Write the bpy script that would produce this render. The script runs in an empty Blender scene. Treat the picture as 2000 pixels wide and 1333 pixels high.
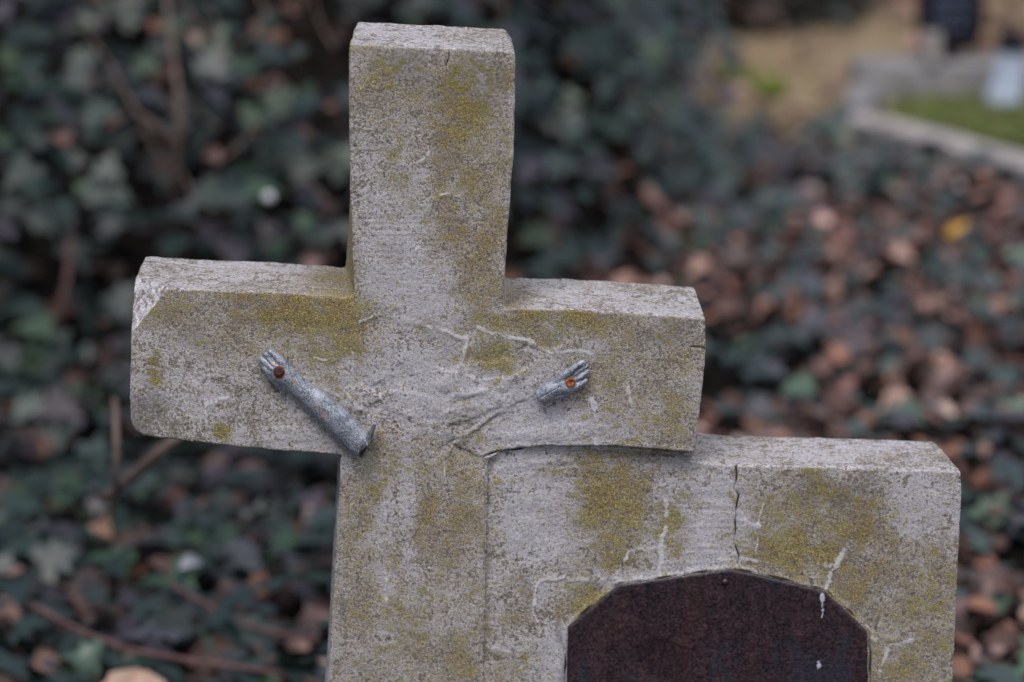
import bpy, math, random
import numpy as np
from mathutils import Vector, Matrix

random.seed(7)
rng = np.random.default_rng(11)
R = math.radians
C = bpy.context.scene.collection
S = bpy.context.scene

# ------------------------------------------------------------------ camera
PITCH = 0.27
DIST = 2.9
Z0 = 0.78
FPX = 6500.0
CAM = np.array([0.0, -DIST * math.cos(PITCH), Z0 + DIST * math.sin(PITCH)])
cd = bpy.data.cameras.new('camera')
cam = bpy.data.objects.new('camera', cd)
C.objects.link(cam)
cam.location = CAM
cam.rotation_euler = (math.pi / 2 - PITCH, 0, 0)
cd.sensor_width = 36
cd.lens = FPX / 2000 * 36
cd.clip_end = 500
cd.clip_start = 0.05
cd.dof.use_dof = True
cd.dof.focus_distance = DIST - 0.005
cd.dof.aperture_fstop = 3.6
S.camera = cam
FW = np.array([0, math.cos(PITCH), -math.sin(PITCH)])
UP = np.array([0, math.sin(PITCH), math.cos(PITCH)])
RT = np.array([1.0, 0, 0])


def ray(px, py):
    return FW + RT * ((px - 1000) / FPX) - UP * ((py - 666.5) / FPX)


def P(px, py, y=0.0):
    """point of the picture's ray on the upright plane at depth y"""
    d = ray(px, py)
    t = (y - CAM[1]) / d[1]
    return CAM + d * t


def G(px, py, z=0.0):
    d = ray(px, py)
    t = (z - CAM[2]) / d[2]
    return CAM + d * t


def proj(p):
    q = p - CAM
    k = q @ FW
    return 1000 + FPX * (q @ RT) / k, 666.5 - FPX * (q @ UP) / k


MPX = DIST / FPX   # metres per photo pixel on the stone's face

# ------------------------------------------------------------------ world + sun
SUN_EL, SUN_AZ = R(58), R(-25)
w = bpy.data.worlds.new('World')
S.world = w
w.use_nodes = True
nt = w.node_tree
nt.nodes.clear()
sky = nt.nodes.new('ShaderNodeTexSky')
sky.sky_type = 'NISHITA'
sky.sun_disc = False
sky.sun_elevation = SUN_EL
sky.sun_rotation = math.pi + SUN_AZ
sky.dust_density = 3.0
hsv = nt.nodes.new('ShaderNodeHueSaturation')
hsv.inputs['Saturation'].default_value = 0.80
bg = nt.nodes.new('ShaderNodeBackground')
bg.inputs['Strength'].default_value = 0.092
out = nt.nodes.new('ShaderNodeOutputWorld')
nt.links.new(sky.outputs[0], hsv.inputs['Color'])
nt.links.new(hsv.outputs[0], bg.inputs['Color'])
nt.links.new(bg.outputs[0], out.inputs[0])
sl = bpy.data.lights.new('sun', 'SUN')
sl.energy = 1.2
sl.angle = R(20)
sl.color = (1.0, 0.925, 0.905)
so = bpy.data.objects.new('sun', sl)
C.objects.link(so)
sd = Vector((math.sin(SUN_AZ) * math.cos(SUN_EL), -math.cos(SUN_AZ) * math.cos(SUN_EL), math.sin(SUN_EL)))
so.rotation_euler = sd.to_track_quat('Z', 'Y').to_euler()
so.location = sd * 6

S.view_settings.view_transform = 'Standard'
S.view_settings.look = 'None'
S.view_settings.exposure = 0.68
S.view_settings.gamma = 1.0
S.render.engine = 'CYCLES'
S.cycles.use_denoising = True
S.cycles.denoiser = 'OPENIMAGEDENOISE'
S.cycles.denoising_input_passes = 'RGB_ALBEDO_NORMAL'
S.cycles.denoising_prefilter = 'ACCURATE'
S.cycles.max_bounces = 5
S.cycles.use_adaptive_sampling = False


# ------------------------------------------------------------------ helpers
def tag(o, label=None, cat=None, group=None, kind=None):
    if label: o['label'] = label
    if cat: o['category'] = cat
    if group: o['group'] = group
    if kind: o['kind'] = kind
    return o


def mesh_np(name, verts, faces, mat=None, parent=None, smooth=True):
    """verts (n,3) array; faces (m,k) int array of one size, or a list of lists"""
    me = bpy.data.meshes.new(name)
    if isinstance(faces, np.ndarray):
        n, m, k = len(verts), len(faces), faces.shape[1]
        me.vertices.add(n)
        me.vertices.foreach_set('co', np.ascontiguousarray(verts, dtype=np.float32).ravel())
        me.loops.add(m * k)
        me.loops.foreach_set('vertex_index', faces.ravel().astype(np.int32))
        me.polygons.add(m)
        me.polygons.foreach_set('loop_start', np.arange(0, m * k, k, dtype=np.int32))
        me.polygons.foreach_set('loop_total', np.full(m, k, dtype=np.int32))
        me.update(calc_edges=True)
        me.validate()
    else:
        me.from_pydata([tuple(v) for v in verts], [], [list(f) for f in faces])
    if smooth:
        me.polygons.foreach_set('use_smooth', np.ones(len(me.polygons), dtype=bool))
    if mat: me.materials.append(mat)
    o = bpy.data.objects.new(name, me)
    C.objects.link(o)
    if parent: o.parent = parent
    return o


def fattr(me, name, vals):
    a = me.attributes.new(name, 'FLOAT', 'POINT')
    a.data.foreach_set('value', np.ascontiguousarray(vals, dtype=np.float32))


def cattr(me, name, cols):
    a = me.attributes.new(name, 'FLOAT_COLOR', 'POINT')
    c = np.ones((len(cols), 4), dtype=np.float32)
    c[:, :3] = cols
    a.data.foreach_set('color', c.ravel())


_pr = np.random.default_rng(3)
PERM = np.concatenate([_pr.permutation(256)] * 3)
GR = _pr.normal(size=(256, 3))
GR /= np.linalg.norm(GR, axis=1)[:, None]


def perlin(p, seed=0):
    p = np.asarray(p, dtype=np.float64) + seed * 17.13
    i = np.floor(p).astype(np.int64)
    f = p - i
    u = f * f * f * (f * (f * 6 - 15) + 10)
    i &= 255
    r = 0
    for dx in (0, 1):
        wx = u[:, 0] if dx else 1 - u[:, 0]
        for dy in (0, 1):
            wy = u[:, 1] if dy else 1 - u[:, 1]
            for dz in (0, 1):
                wz = u[:, 2] if dz else 1 - u[:, 2]
                h = PERM[PERM[PERM[(i[:, 0] + dx) & 255] + ((i[:, 1] + dy) & 255)] + ((i[:, 2] + dz) & 255)]
                g = GR[h]
                d = g[:, 0] * (f[:, 0] - dx) + g[:, 1] * (f[:, 1] - dy) + g[:, 2] * (f[:, 2] - dz)
                r = r + wx * wy * wz * d
    return r * 1.5


def fbm(p, octv=3, seed=0, gain=0.5):
    r, a = 0, 1.0
    for k in range(octv):
        r = r + a * perlin(p * (2.0 ** k), seed + k)
        a *= gain
    return r


def sstep(a, b, x):
    t = np.clip((x - a) / (b - a), 0, 1)
    return t * t * (3 - 2 * t)


def voxel(o, size, name):
    """remesh a throwaway object, return (verts, quads)"""
    m = o.modifiers.new('r', 'REMESH')
    m.mode = 'VOXEL'
    m.voxel_size = size
    bpy.context.view_layer.update()
    dg = bpy.context.evaluated_depsgraph_get()
    me = bpy.data.meshes.new_from_object(o.evaluated_get(dg))
    n = len(me.vertices)
    v = np.empty(n * 3, dtype=np.float32)
    me.vertices.foreach_get('co', v)
    e = np.empty(len(me.edges) * 2, dtype=np.int32)
    me.edges.foreach_get('vertices', e)
    old = o.data
    bpy.data.objects.remove(o)
    bpy.data.meshes.remove(old)
    return me, v.reshape(-1, 3).astype(np.float64), e.reshape(-1, 2)


def smooth_v(v, e, it, lam=0.5):
    n = len(v)
    deg = np.bincount(e.ravel(), minlength=n).astype(np.float64)
    deg[deg == 0] = 1
    for _ in range(it):
        acc = np.empty_like(v)
        for k in range(3):
            acc[:, k] = (np.bincount(e[:, 0], v[e[:, 1], k], minlength=n) + np.bincount(e[:, 1], v[e[:, 0], k], minlength=n)) / deg
        v = v + lam * (acc - v)
    return v


def normals(me, v):
    me.vertices.foreach_set('co', v.astype(np.float32).ravel())
    me.update()
    n = np.empty(len(v) * 3, dtype=np.float32)
    me.vertex_normals.foreach_get('vector', n)
    return n.reshape(-1, 3).astype(np.float64)


def link_mesh(me, name, mat, parent=None):
    me.name = name
    me.materials.clear()
    me.materials.append(mat)
    me.polygons.foreach_set('use_smooth', np.ones(len(me.polygons), dtype=bool))
    o = bpy.data.objects.new(name, me)
    C.objects.link(o)
    if parent: o.parent = parent
    return o


def seg_dist(px, py, pts):
    """distance (and signed side) of pixels to a polyline"""
    best = np.full(px.shape, 1e9)
    side = np.zeros(px.shape)
    for (ax, ay), (bx, by) in zip(pts[:-1], pts[1:]):
        dx, dy = bx - ax, by - ay
        L = dx * dx + dy * dy
        t = np.clip(((px - ax) * dx + (py - ay) * dy) / L, 0, 1)
        qx, qy = px - ax - t * dx, py - ay - t * dy
        d = np.hypot(qx, qy)
        m = d < best
        best = np.where(m, d, best)
        side = np.where(m, np.sign(dx * qy - dy * qx), side)
    return best, side


# node helpers
class NT:
    def __init__(s, name):
        s.m = bpy.data.materials.new(name)
        s.m.use_nodes = True
        s.t = s.m.node_tree
        s.t.nodes.clear()
        s.o = s.n('ShaderNodeOutputMaterial')
        s.b = s.n('ShaderNodeBsdfPrincipled')
        s.l(s.b.outputs[0], s.o.inputs[0])
        s.co = s.n('ShaderNodeTexCoord').outputs['Object']

    def n(s, t, **k):
        x = s.t.nodes.new(t)
        for a, b in k.items(): setattr(x, a, b)
        return x

    def l(s, a, b): s.t.links.new(a, b)

    def put(s, sock, v):
        if v is None: return
        if hasattr(v, 'links') or isinstance(v, bpy.types.NodeSocket): s.l(v, sock)
        elif isinstance(v, tuple) and len(v) == 3 and sock.type == 'RGBA': sock.default_value = (*v, 1)
        else: sock.default_value = v

    def noise(s, scale, detail=3, rough=0.55, dist=0.0, vec=None, stretch=None):
        x = s.n('ShaderNodeTexNoise')
        v = vec or s.co
        if stretch:
            mp = s.n('ShaderNodeMapping')
            s.l(v, mp.inputs['Vector'])
            mp.inputs['Scale'].default_value = stretch
            v = mp.outputs[0]
        s.l(v, x.inputs['Vector'])
        x.inputs['Scale'].default_value = scale
        x.inputs['Detail'].default_value = detail
        x.inputs['Roughness'].default_value = rough
        x.inputs['Distortion'].default_value = dist
        return x.outputs['Fac']

    def math(s, op, a, b=None, c=None, clamp=False):
        x = s.n('ShaderNodeMath', operation=op)
        x.use_clamp = clamp
        s.put(x.inputs[0], a)
        if b is not None: s.put(x.inputs[1], b)
        if c is not None: s.put(x.inputs[2], c)
        return x.outputs[0]

    def ss(s, a, b, x):
        n = s.n('ShaderNodeMapRange', interpolation_type='SMOOTHSTEP')
        s.put(n.inputs['Value'], x)
        n.inputs['From Min'].default_value = a
        n.inputs['From Max'].default_value = b
        return n.outputs[0]

    def mix(s, f, a, b, mode='MIX'):
        n = s.n('ShaderNodeMix', data_type='RGBA', blend_type=mode)
        s.put(n.inputs[0], f)
        s.put(n.inputs[6], a)
        s.put(n.inputs[7], b)
        return n.outputs[2]

    def ramp(s, f, stops):
        n = s.n('ShaderNodeValToRGB')
        e = n.color_ramp.elements
        while len(e) > 1: e.remove(e[-1])
        e[0].position = stops[0][0]
        e[0].color = (*stops[0][1], 1)
        for p, c in stops[1:]:
            q = e.new(p)
            q.color = (*c, 1)
        s.put(n.inputs[0], f)
        return n.outputs[0]

    def attr(s, name, col=False):
        n = s.n('ShaderNodeAttribute', attribute_name=name)
        return n.outputs['Color'] if col else n.outputs['Fac']

    def bump(s, h, strength, dist, prev=None):
        n = s.n('ShaderNodeBump')
        n.inputs['Strength'].default_value = strength
        n.inputs['Distance'].default_value = dist
        s.put(n.inputs['Height'], h)
        if prev is not None: s.l(prev, n.inputs['Normal'])
        return n.outputs[0]

    def fin(s, col, rough=0.9, nrm=None, spec=0.3, metal=0.0):
        s.put(s.b.inputs['Base Color'], col)
        s.put(s.b.inputs['Roughness'], rough)
        s.put(s.b.inputs['Metallic'], metal)
        s.b.inputs['Specular IOR Level'].default_value = spec
        if nrm is not None: s.l(nrm, s.b.inputs['Normal'])
        return s.m


# ------------------------------------------------------------------ materials
def stone_mat(name, attrs=True):
    k = NT(name)
    g1 = k.noise(800, 2, 0.6)
    g2 = k.noise(360, 3, 0.65)
    g3 = k.noise(130, 4, 0.65)
    g4 = k.noise(56, 5, 0.66)
    g5 = k.noise(14, 4, 0.55)
    fine = k.math('ADD', k.math('MULTIPLY', g1, 0.42), k.math('ADD', k.math('MULTIPLY', g2, 0.36), k.math('MULTIPLY', g3, 0.22)))
    fine = k.math('ADD', k.math('MULTIPLY', k.math('SUBTRACT', fine, 0.5), 1.8), 0.5)
    base = k.ramp(fine, [(0.30, (0.105, 0.095, 0.085)), (0.43, (0.23, 0.213, 0.20)), (0.52, (0.375, 0.353, 0.342)), (0.64, (0.53, 0.51, 0.51)), (0.75, (0.74, 0.73, 0.74))])
    # warm and pinkish zones
    base = k.mix(k.math('MULTIPLY', k.ss(0.45, 0.68, g5), 0.4), base, (0.38, 0.32, 0.275))
    if attrs:
        mo, wh, dk, br, cr = (k.attr(a) for a in ('moss', 'white', 'dark', 'bare', 'crack'))
    else:
        mo, wh, dk, br, cr = 0.12, 0.0, 0.2, 0.0, 0.0
    # brown grey skin against pale lilac crust, with a ragged fractal border
    rag = k.math('ADD', k.math('ADD', k.math('MULTIPLY', k.math('SUBTRACT', g5, 0.5), 1.0), k.math('MULTIPLY', k.math('SUBTRACT', g4, 0.5), 1.5)), k.math('ADD', k.math('MULTIPLY', k.math('SUBTRACT', g3, 0.5), 0.9), k.math('MULTIPLY', k.math('SUBTRACT', g2, 0.5), 1.0)))
    skin = k.ramp(fine, [(0.25, (0.07, 0.06, 0.05)), (0.45, (0.165, 0.145, 0.12)), (0.60, (0.27, 0.24, 0.20)), (0.78, (0.46, 0.42, 0.38))])
    base = k.mix(k.math('MULTIPLY', k.ss(0.0, -0.20, k.math('ADD', rag, k.math('MULTIPLY', br, 0.55))), 0.68), base, skin)
    crust = k.ramp(fine, [(0.25, (0.27, 0.26, 0.285)), (0.48, (0.44, 0.43, 0.47)), (0.75, (0.64, 0.63, 0.69))])
    base = k.mix(k.math('MULTIPLY', k.ss(-0.02, 0.17, k.math('ADD', rag, k.math('MULTIPLY', br, 0.50))), 0.82), base, crust)
    # sooty lichen
    dfac = k.math('MULTIPLY', k.ss(0.42, 0.62, k.math('ADD', k.math('MULTIPLY', g3, 0.5), k.math('MULTIPLY', g1, 0.5))), 1.0)
    dmask = k.ss(0.35, 0.85, k.math('ADD', dk, k.math('MULTIPLY', k.math('SUBTRACT', g4, 0.5), 1.5)))
    base = k.mix(k.math('MULTIPLY', dmask, 0.25), base, (0.15, 0.14, 0.14))
    base = k.mix(k.math('MULTIPLY', k.math('MULTIPLY', dmask, dfac), 0.9), base, (0.085, 0.08, 0.085))
    # ochre lichen: patches broken up by the grain
    br_up = k.math('ADD', k.math('MULTIPLY', k.math('SUBTRACT', g4, 0.5), 1.5), k.math('ADD', k.math('MULTIPLY', k.math('SUBTRACT', g3, 0.5), 2.3), k.math('MULTIPLY', k.math('SUBTRACT', g2, 0.5), 2.0)))
    mf = k.ss(0.42, 0.58, k.math('ADD', k.math('MULTIPLY', mo, 0.64), br_up))
    base = k.mix(k.math('MULTIPLY', k.ss(0.05, 1.0, mo), 0.42), base, k.ramp(fine, [(0.25, (0.07, 0.055, 0.022)), (0.5, (0.19, 0.15, 0.072)), (0.75, (0.40, 0.35, 0.24))]))
    mcol = k.ramp(g1, [(0.30, (0.085, 0.056, 0.012)), (0.47, (0.19, 0.13, 0.027)), (0.60, (0.32, 0.24, 0.045)), (0.72, (0.50, 0.42, 0.19))])
    mcol = k.mix(k.ss(0.4, 0.6, g3), mcol, k.mix(1.0, mcol, (0.92, 1.06, 0.9), 'MULTIPLY'))
    mcol = k.mix(k.math('MULTIPLY', k.ss(0.50, 0.62, g5), 0.6), mcol, k.mix(1.0, mcol, (0.80, 1.0, 1.25), 'MULTIPLY'))
    mcol = k.mix(k.math('MULTIPLY', k.ss(0.50, 0.36, g5), 0.6), mcol, k.mix(1.0, mcol, (1.05, 0.82, 0.9), 'MULTIPLY'))
    base = k.mix(k.math('MULTIPLY', mf, 0.74), base, mcol)
    # white lime runs
    wf = k.ss(0.40, 0.80, k.math('ADD', wh, k.math('MULTIPLY', k.math('SUBTRACT', g3, 0.5), 2.4)))
    base = k.mix(k.math('MULTIPLY', wf, 0.75), base, k.ramp(g2, [(0.3, (0.42, 0.41, 0.43)), (0.6, (0.66, 0.66, 0.70))]))
    base = k.mix(k.ss(0.3, 0.8, cr), base, (0.035, 0.03, 0.025))  # cracks, plus shade lines painted along the steps and arm
    n1 = k.bump(g1, 0.55, 0.0007)
    n2 = k.bump(g2, 0.6, 0.0012, n1)
    n3 = k.bump(g3, 0.5, 0.0018, n2)
    return k.fin(base, 0.93, n3, 0.2)


M_STONE = stone_mat('weathered_cast_stone')


def metal_mat():
    k = NT('oxidised_zinc')
    a = k.noise(1300, 2, 0.7)
    b = k.noise(600, 3, 0.65)
    c = k.noise(120, 3, 0.6)
    f = k.math('ADD', k.math('MULTIPLY', a, 0.45), k.math('ADD', k.math('MULTIPLY', b, 0.4), k.math('MULTIPLY', c, 0.15)))
    f = k.math('ADD', k.math('MULTIPLY', k.math('SUBTRACT', f, 0.5), 1.25), 0.5)
    col = k.ramp(f, [(0.34, (0.045, 0.06, 0.085)), (0.47, (0.18, 0.205, 0.25)), (0.55, (0.33, 0.36, 0.42)), (0.66, (0.66, 0.69, 0.74))])
    smooth = k.ss(0.5, 0.62, c)
    col = k.mix(k.math('MULTIPLY', smooth, 0.65), col, (0.36, 0.385, 0.46))
    pf = k.ss(0.4, 0.7, k.math('ADD', k.attr('patch'), k.math('MULTIPLY', k.math('SUBTRACT', b, 0.5), 1.6)))
    col = k.mix(k.math('MULTIPLY', pf, 0.9), col, (0.50, 0.30, 0.19))
    rf = k.ss(0.35, 0.75, k.math('ADD', k.attr('rust'), k.math('MULTIPLY', k.math('SUBTRACT', b, 0.5), 0.9)))
    col = k.mix(rf, col, k.ramp(b, [(0.35, (0.11, 0.035, 0.015)), (0.6, (0.30, 0.11, 0.04))]))
    dk = k.ss(0.3, 0.8, k.attr('dark'))
    col = k.mix(dk, col, k.ramp(b, [(0.35, (0.03, 0.033, 0.04)), (0.65, (0.10, 0.11, 0.13))]))
    n = k.bump(a, 0.4, 0.0005)
    n = k.bump(b, 0.4, 0.0008, n)
    return k.fin(col, 0.45, n, 0.5, 0.3)


M_ZINC = metal_mat()


def rust_mat(name, cols, rough=0.75, sc=900):
    k = NT(name)
    a = k.noise(sc, 3, 0.65)
    b = k.noise(sc * 0.3, 3, 0.6)
    f = k.math('ADD', k.math('MULTIPLY', a, 0.6), k.math('MULTIPLY', b, 0.4))
    col = k.ramp(f, cols)
    return k.fin(col, rough, k.bump(f, 0.8, 0.0012), 0.4)


M_NAIL_DARK = rust_mat('dark_rust', [(0.35, (0.012, 0.006, 0.006)), (0.5, (0.045, 0.018, 0.016)), (0.68, (0.16, 0.05, 0.03))])
M_NAIL_RED = rust_mat('orange_rust', [(0.33, (0.07, 0.015, 0.008)), (0.5, (0.26, 0.065, 0.022)), (0.66, (0.60, 0.26, 0.10))])


def plaque_mat():
    k = NT('rusted_sheet_iron')
    a = k.noise(360, 3, 0.65)
    b = k.noise(90, 4, 0.6)
    c = k.noise(26, 4, 0.6, stretch=(1, 1, 0.4))
    s = k.noise(160, 3, 0.6, stretch=(1, 1, 0.12))
    f = k.math('ADD', k.math('MULTIPLY', a, 0.3), k.math('ADD', k.math('MULTIPLY', b, 0.35), k.math('MULTIPLY', s, 0.35)))
    col = k.ramp(f, [(0.33, (0.008, 0.007, 0.011)), (0.47, (0.022, 0.013, 0.018)), (0.58, (0.042, 0.022, 0.027)), (0.70, (0.10, 0.045, 0.038))])
    col = k.mix(k.math('MULTIPLY', k.ss(0.54, 0.70, c), 0.3), col, (0.065, 0.025, 0.020))
    col = k.mix(k.math('MULTIPLY', k.ss(0.48, 0.36, c), 0.6), col, (0.022, 0.026, 0.042))
    wf = k.ss(0.4, 0.7, k.math('ADD', k.attr('white'), k.math('MULTIPLY', k.math('SUBTRACT', a, 0.5), 1.2)))
    col = k.mix(wf, col, (0.45, 0.46, 0.55))
    tf = k.ss(0.4, 0.7, k.math('ADD', k.attr('patch'), k.math('MULTIPLY', k.math('SUBTRACT', a, 0.5), 1.0)))
    col = k.mix(tf, col, (0.50, 0.30, 0.17))
    n = k.bump(a, 0.3, 0.0010)
    n = k.bump(b, 0.35, 0.003, n)
    return k.fin(col, k.ss(0.2, 1.2, k.math('ADD', a, 0.15)), n, 0.5)


M_PLAQUE = plaque_mat()


def leaf_mat(name, rough, spec, vein=True):
    k = NT(name)
    col = k.attr('leafcol', True)
    a = k.noise(140, 3, 0.6)
    col = k.mix(k.ss(0.35, 0.7, a), k.mix(1.0, col, (0.75, 0.78, 0.75), 'MULTIPLY'), col)
    m = k.fin(col, rough, k.bump(k.noise(90, 2), 0.3, 0.003), spec)
    return m


M_IVY = leaf_mat('ivy_leaf', 0.46, 0.55)
M_LITTER = leaf_mat('dead_leaf', 0.6, 0.35)
M_GRASS = leaf_mat('grass_blade', 0.6, 0.3)


def simple(name, cols, sc, rough=0.85, spec=0.3, bd=0.003, stretch=None):
    k = NT(name)
    a = k.noise(sc, 5, 0.6, stretch=stretch)
    b = k.noise(sc * 6, 3, 0.6, stretch=stretch)
    f = k.math('ADD', k.math('MULTIPLY', a, 0.6), k.math('MULTIPLY', b, 0.4))
    n = len(cols)
    st = [(0.34 + 0.32 * i / (n - 1), c) for i, c in enumerate(cols)]
    return k.fin(k.ramp(f, st), rough, k.bump(f, 0.7, bd), spec)


M_SOIL = simple('dark_humus_soil', [(0.005, 0.005, 0.005), (0.011, 0.010, 0.009), (0.020, 0.016, 0.014)], 30, 1.0, 0.0, 0.012)  # near black, so the shade in leaf gaps is put into the colour
M_PATH = simple('sandy_path_earth', [(0.09, 0.055, 0.045), (0.20, 0.145, 0.095), (0.27, 0.21, 0.13), (0.34, 0.28, 0.16)], 5, 0.9, 0.2, 0.006)
M_BARK = simple('twig_bark', [(0.07, 0.05, 0.042), (0.14, 0.10, 0.085), (0.22, 0.17, 0.15)], 60, 0.8, 0.3, 0.002)
M_VINE = simple('vine_bark', [(0.06, 0.032, 0.035), (0.12, 0.065, 0.065), (0.18, 0.11, 0.10)], 60, 0.7, 0.3, 0.002)
M_KERB = simple('pale_kerb_stone', [(0.24, 0.21, 0.205), (0.38, 0.35, 0.345), (0.50, 0.47, 0.46)], 25, 0.85, 0.3, 0.002)
M_KERB2 = simple('grey_kerb_concrete', [(0.12, 0.115, 0.12), (0.23, 0.225, 0.23), (0.38, 0.37, 0.37)], 14, 0.85, 0.3, 0.002)
M_MARBLE = simple('bluish_marble', [(0.38, 0.46, 0.60), (0.50, 0.58, 0.72), (0.62, 0.70, 0.84)], 14, 0.5, 0.4, 0.001)
M_BLACK = simple('black_polished_granite', [(0.004, 0.004, 0.008), (0.008, 0.008, 0.014), (0.015, 0.015, 0.022)], 120, 0.6, 0.12, 0.0003)
M_LETTER = simple('faded_silver_lettering', [(0.08, 0.10, 0.17), (0.12, 0.15, 0.24), (0.16, 0.20, 0.30)], 80, 0.6, 0.4, 0.0003)
M_WHITE = simple('white_pebble', [(0.6, 0.58, 0.66), (0.75, 0.73, 0.8), (0.85, 0.84, 0.9)], 60, 0.5, 0.4, 0.0003)

# ------------------------------------------------------------------ gravestone
grave = bpy.data.objects.new('gravestone', None)
C.objects.link(grave)
tag(grave, 'weathered grey stone cross grave marker with ochre lichen, rusty plate and a lower side block', 'gravestone')

# face outline of the cross: photo pixel on the face plane, then how far the back edge is shifted (m)
CROSS = [
    (682, 86, 0.002), (1005, 101, -0.009), (1008, 120, -0.004), (1003, 300, 0), (995, 400, 0), (989, 480, 0), (984, 560, 0), (985, 603, 0),
    (1100, 604, 0), (1240, 612, 0), (1378, 623, -0.004), (1379, 680, -0.003), (1375, 730, 0), (1368, 790, 0), (1358, 886, 0),
    (1300, 880, 0), (1230, 874, 0), (1150, 872, 0), (1070, 872, 0), (1010, 876, 0), (975, 884, 0), (953, 902, 0),
    (950, 1000, 0), (944, 1333, 0), (938, 1700, 0), (938, 2150, 0),
    (590, 2150, -0.004), (612, 1700, -0.004), (641, 1333, -0.006), (652, 1130, -0.006), (663, 960, -0.006), (666, 900, -0.006), (668, 889, -0.004),
    (560, 882, 0), (461, 874, 0), (362, 863, 0), (285, 853, 0), (264, 843, 0), (255, 820, 0), (254, 760, 0), (256, 638, 0), (257, 560, 0),
    (400, 567, 0), (560, 573, 0), (680, 582, -0.004), (692, 575, -0.013), (689, 520, -0.0095), (684, 400, -0.004), (682, 250, -0.001), (681, 140, 0.001)]
T_CROSS = 0.108


def slab_y(x):
    x0, x1 = P(955, 900)[0], P(1330, 900)[0]
    return 0.0025 + 0.0125 * sstep(x0, x1, x)


def prism(front, back):
    n = len(front)
    v = list(front) + list(back)
    f = [list(range(n)), list(range(2 * n - 1, n - 1, -1))]
    f += [[i, i + n, (i + 1) % n + n, (i + 1) % n] for i in range(n)]
    o = mesh_np('tmp', v, f, smooth=False)
    return o


def tri_prism(front, back):
    import bmesh
    o = prism(front, back)
    bm = bmesh.new()
    bm.from_mesh(o.data)
    bmesh.ops.triangulate(bm, faces=bm.faces[:], ngon_method='BEAUTY')
    bmesh.ops.recalc_face_normals(bm, faces=bm.faces[:])
    bm.to_mesh(o.data)
    bm.free()
    return o


fr = [P(x, y) for x, y, d in CROSS]
bk = [p + np.array([d, T_CROSS, 0]) for p, (x, y, d) in zip(fr, CROSS)]
VOX = 0.00118
me_c, v_c, e_c = voxel(tri_prism(fr, bk), VOX, 'cross')

# side block
T_SLAB = 0.106
SL = [(900, 850, 0), (1340, 862, 0), (1350, 900, 0), (1361, 903, 0), (1441, 909, 0), (1700, 915, 0), (1877, 920, -0.013), (1879, 960, -0.010), (1871, 1114, -0.008), (1861, 1333, -0.006), (1842, 1700, 0), (1835, 2150, 0), (900, 2150, 0)]
fr, bk = [], []
for x, y, d in SL:
    yy = float(slab_y(P(x, y)[0]))
    p = P(x, y, yy)
    fr.append(p)
    bk.append(np.array([p[0] + d, T_SLAB, p[2]]))
me_s, v_s, e_s = voxel(tri_prism(fr, bk), VOX, 'slab')

# marks: (kind, width px, strength, polyline)  -- positions on the stone's face measured in photo pixels
VEINS = [
    (5, 1.0, [(765, 618), (800, 630), (850, 640), (880, 650), (912, 664)]), (5, 1.3, [(935, 640), (960, 652), (1000, 658), (1035, 665)]),
    (4, 1.0, [(1035, 665), (1060, 685), (1080, 692), (1110, 686), (1135, 683), (1160, 692)]), (8, 1.2, [(1155, 780), (1167, 815), (1163, 868)]),
    (9, 0.9, [(1228, 758), (1232, 795)]), (4, .9, [(404, 835), (402, 795), (408, 782), (448, 775)]), (4, .9, [(372, 740), (395, 760)]),
    (6, 1.0, [(590, 738), (620, 755), (652, 770), (685, 790), (705, 800)]), (4, 1.0, [(612, 697), (645, 702), (682, 708)]),
    (7, 1.0, [(885, 773), (915, 770), (950, 762)]), (8, .85, [(1300, 970), (1302, 1020), (1292, 1060), (1288, 1118)]),
    (7, .8, [(1110, 1133), (1200, 1130), (1270, 1124)]), (4, 1.0, [(1492, 985), (1482, 1025), (1476, 1085)]), (4, 1.1, [(1442, 1013), (1486, 1028)]),
    (8, 1.0, [(1648, 1075), (1628, 1115), (1612, 1148)]), (10, .8, [(1598, 1103), (1632, 1110)]), (8, 1.0, [(1705, 1248), (1735, 1260), (1780, 1252)]),
    (10, .9, [(1735, 1260), (1722, 1312)]), (5, .7, [(1205, 1120), (1228, 1075), (1300, 1068)]), (5, .9, [(912, 664), (903, 700), (888, 735), (905, 765)]),
    (4, .9, [(862, 382), (880, 377), (900, 386)]), (5, .8, [(765, 325), (815, 318), (842, 296)]), (5, .7, [(760, 180), (785, 200), (800, 215)]),
    (4, 1.1, [(1100, 1128), (1050, 1138), (1045, 1170), (1038, 1200), (1052, 1218)]), (5, .9, [(965, 1268), (1000, 1275), (1050, 1272)]),
    (6, .6, [(752, 1040), (752, 1180)]), (5, .9, [(1400, 1095), (1440, 1088), (1500, 1100)]), (5, .7, [(1530, 1085), (1560, 1075)]), (4, .9, [(740, 610), (700, 630)]),
    (5, .8, [(690, 690), (680, 770), (700, 800)]), (4, .8, [(870, 850), (868, 945)]), (4, .7, [(1790, 918), (1870, 925)]), (9, .6, [(800, 830), (870, 850), (890, 835)]),
]
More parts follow.
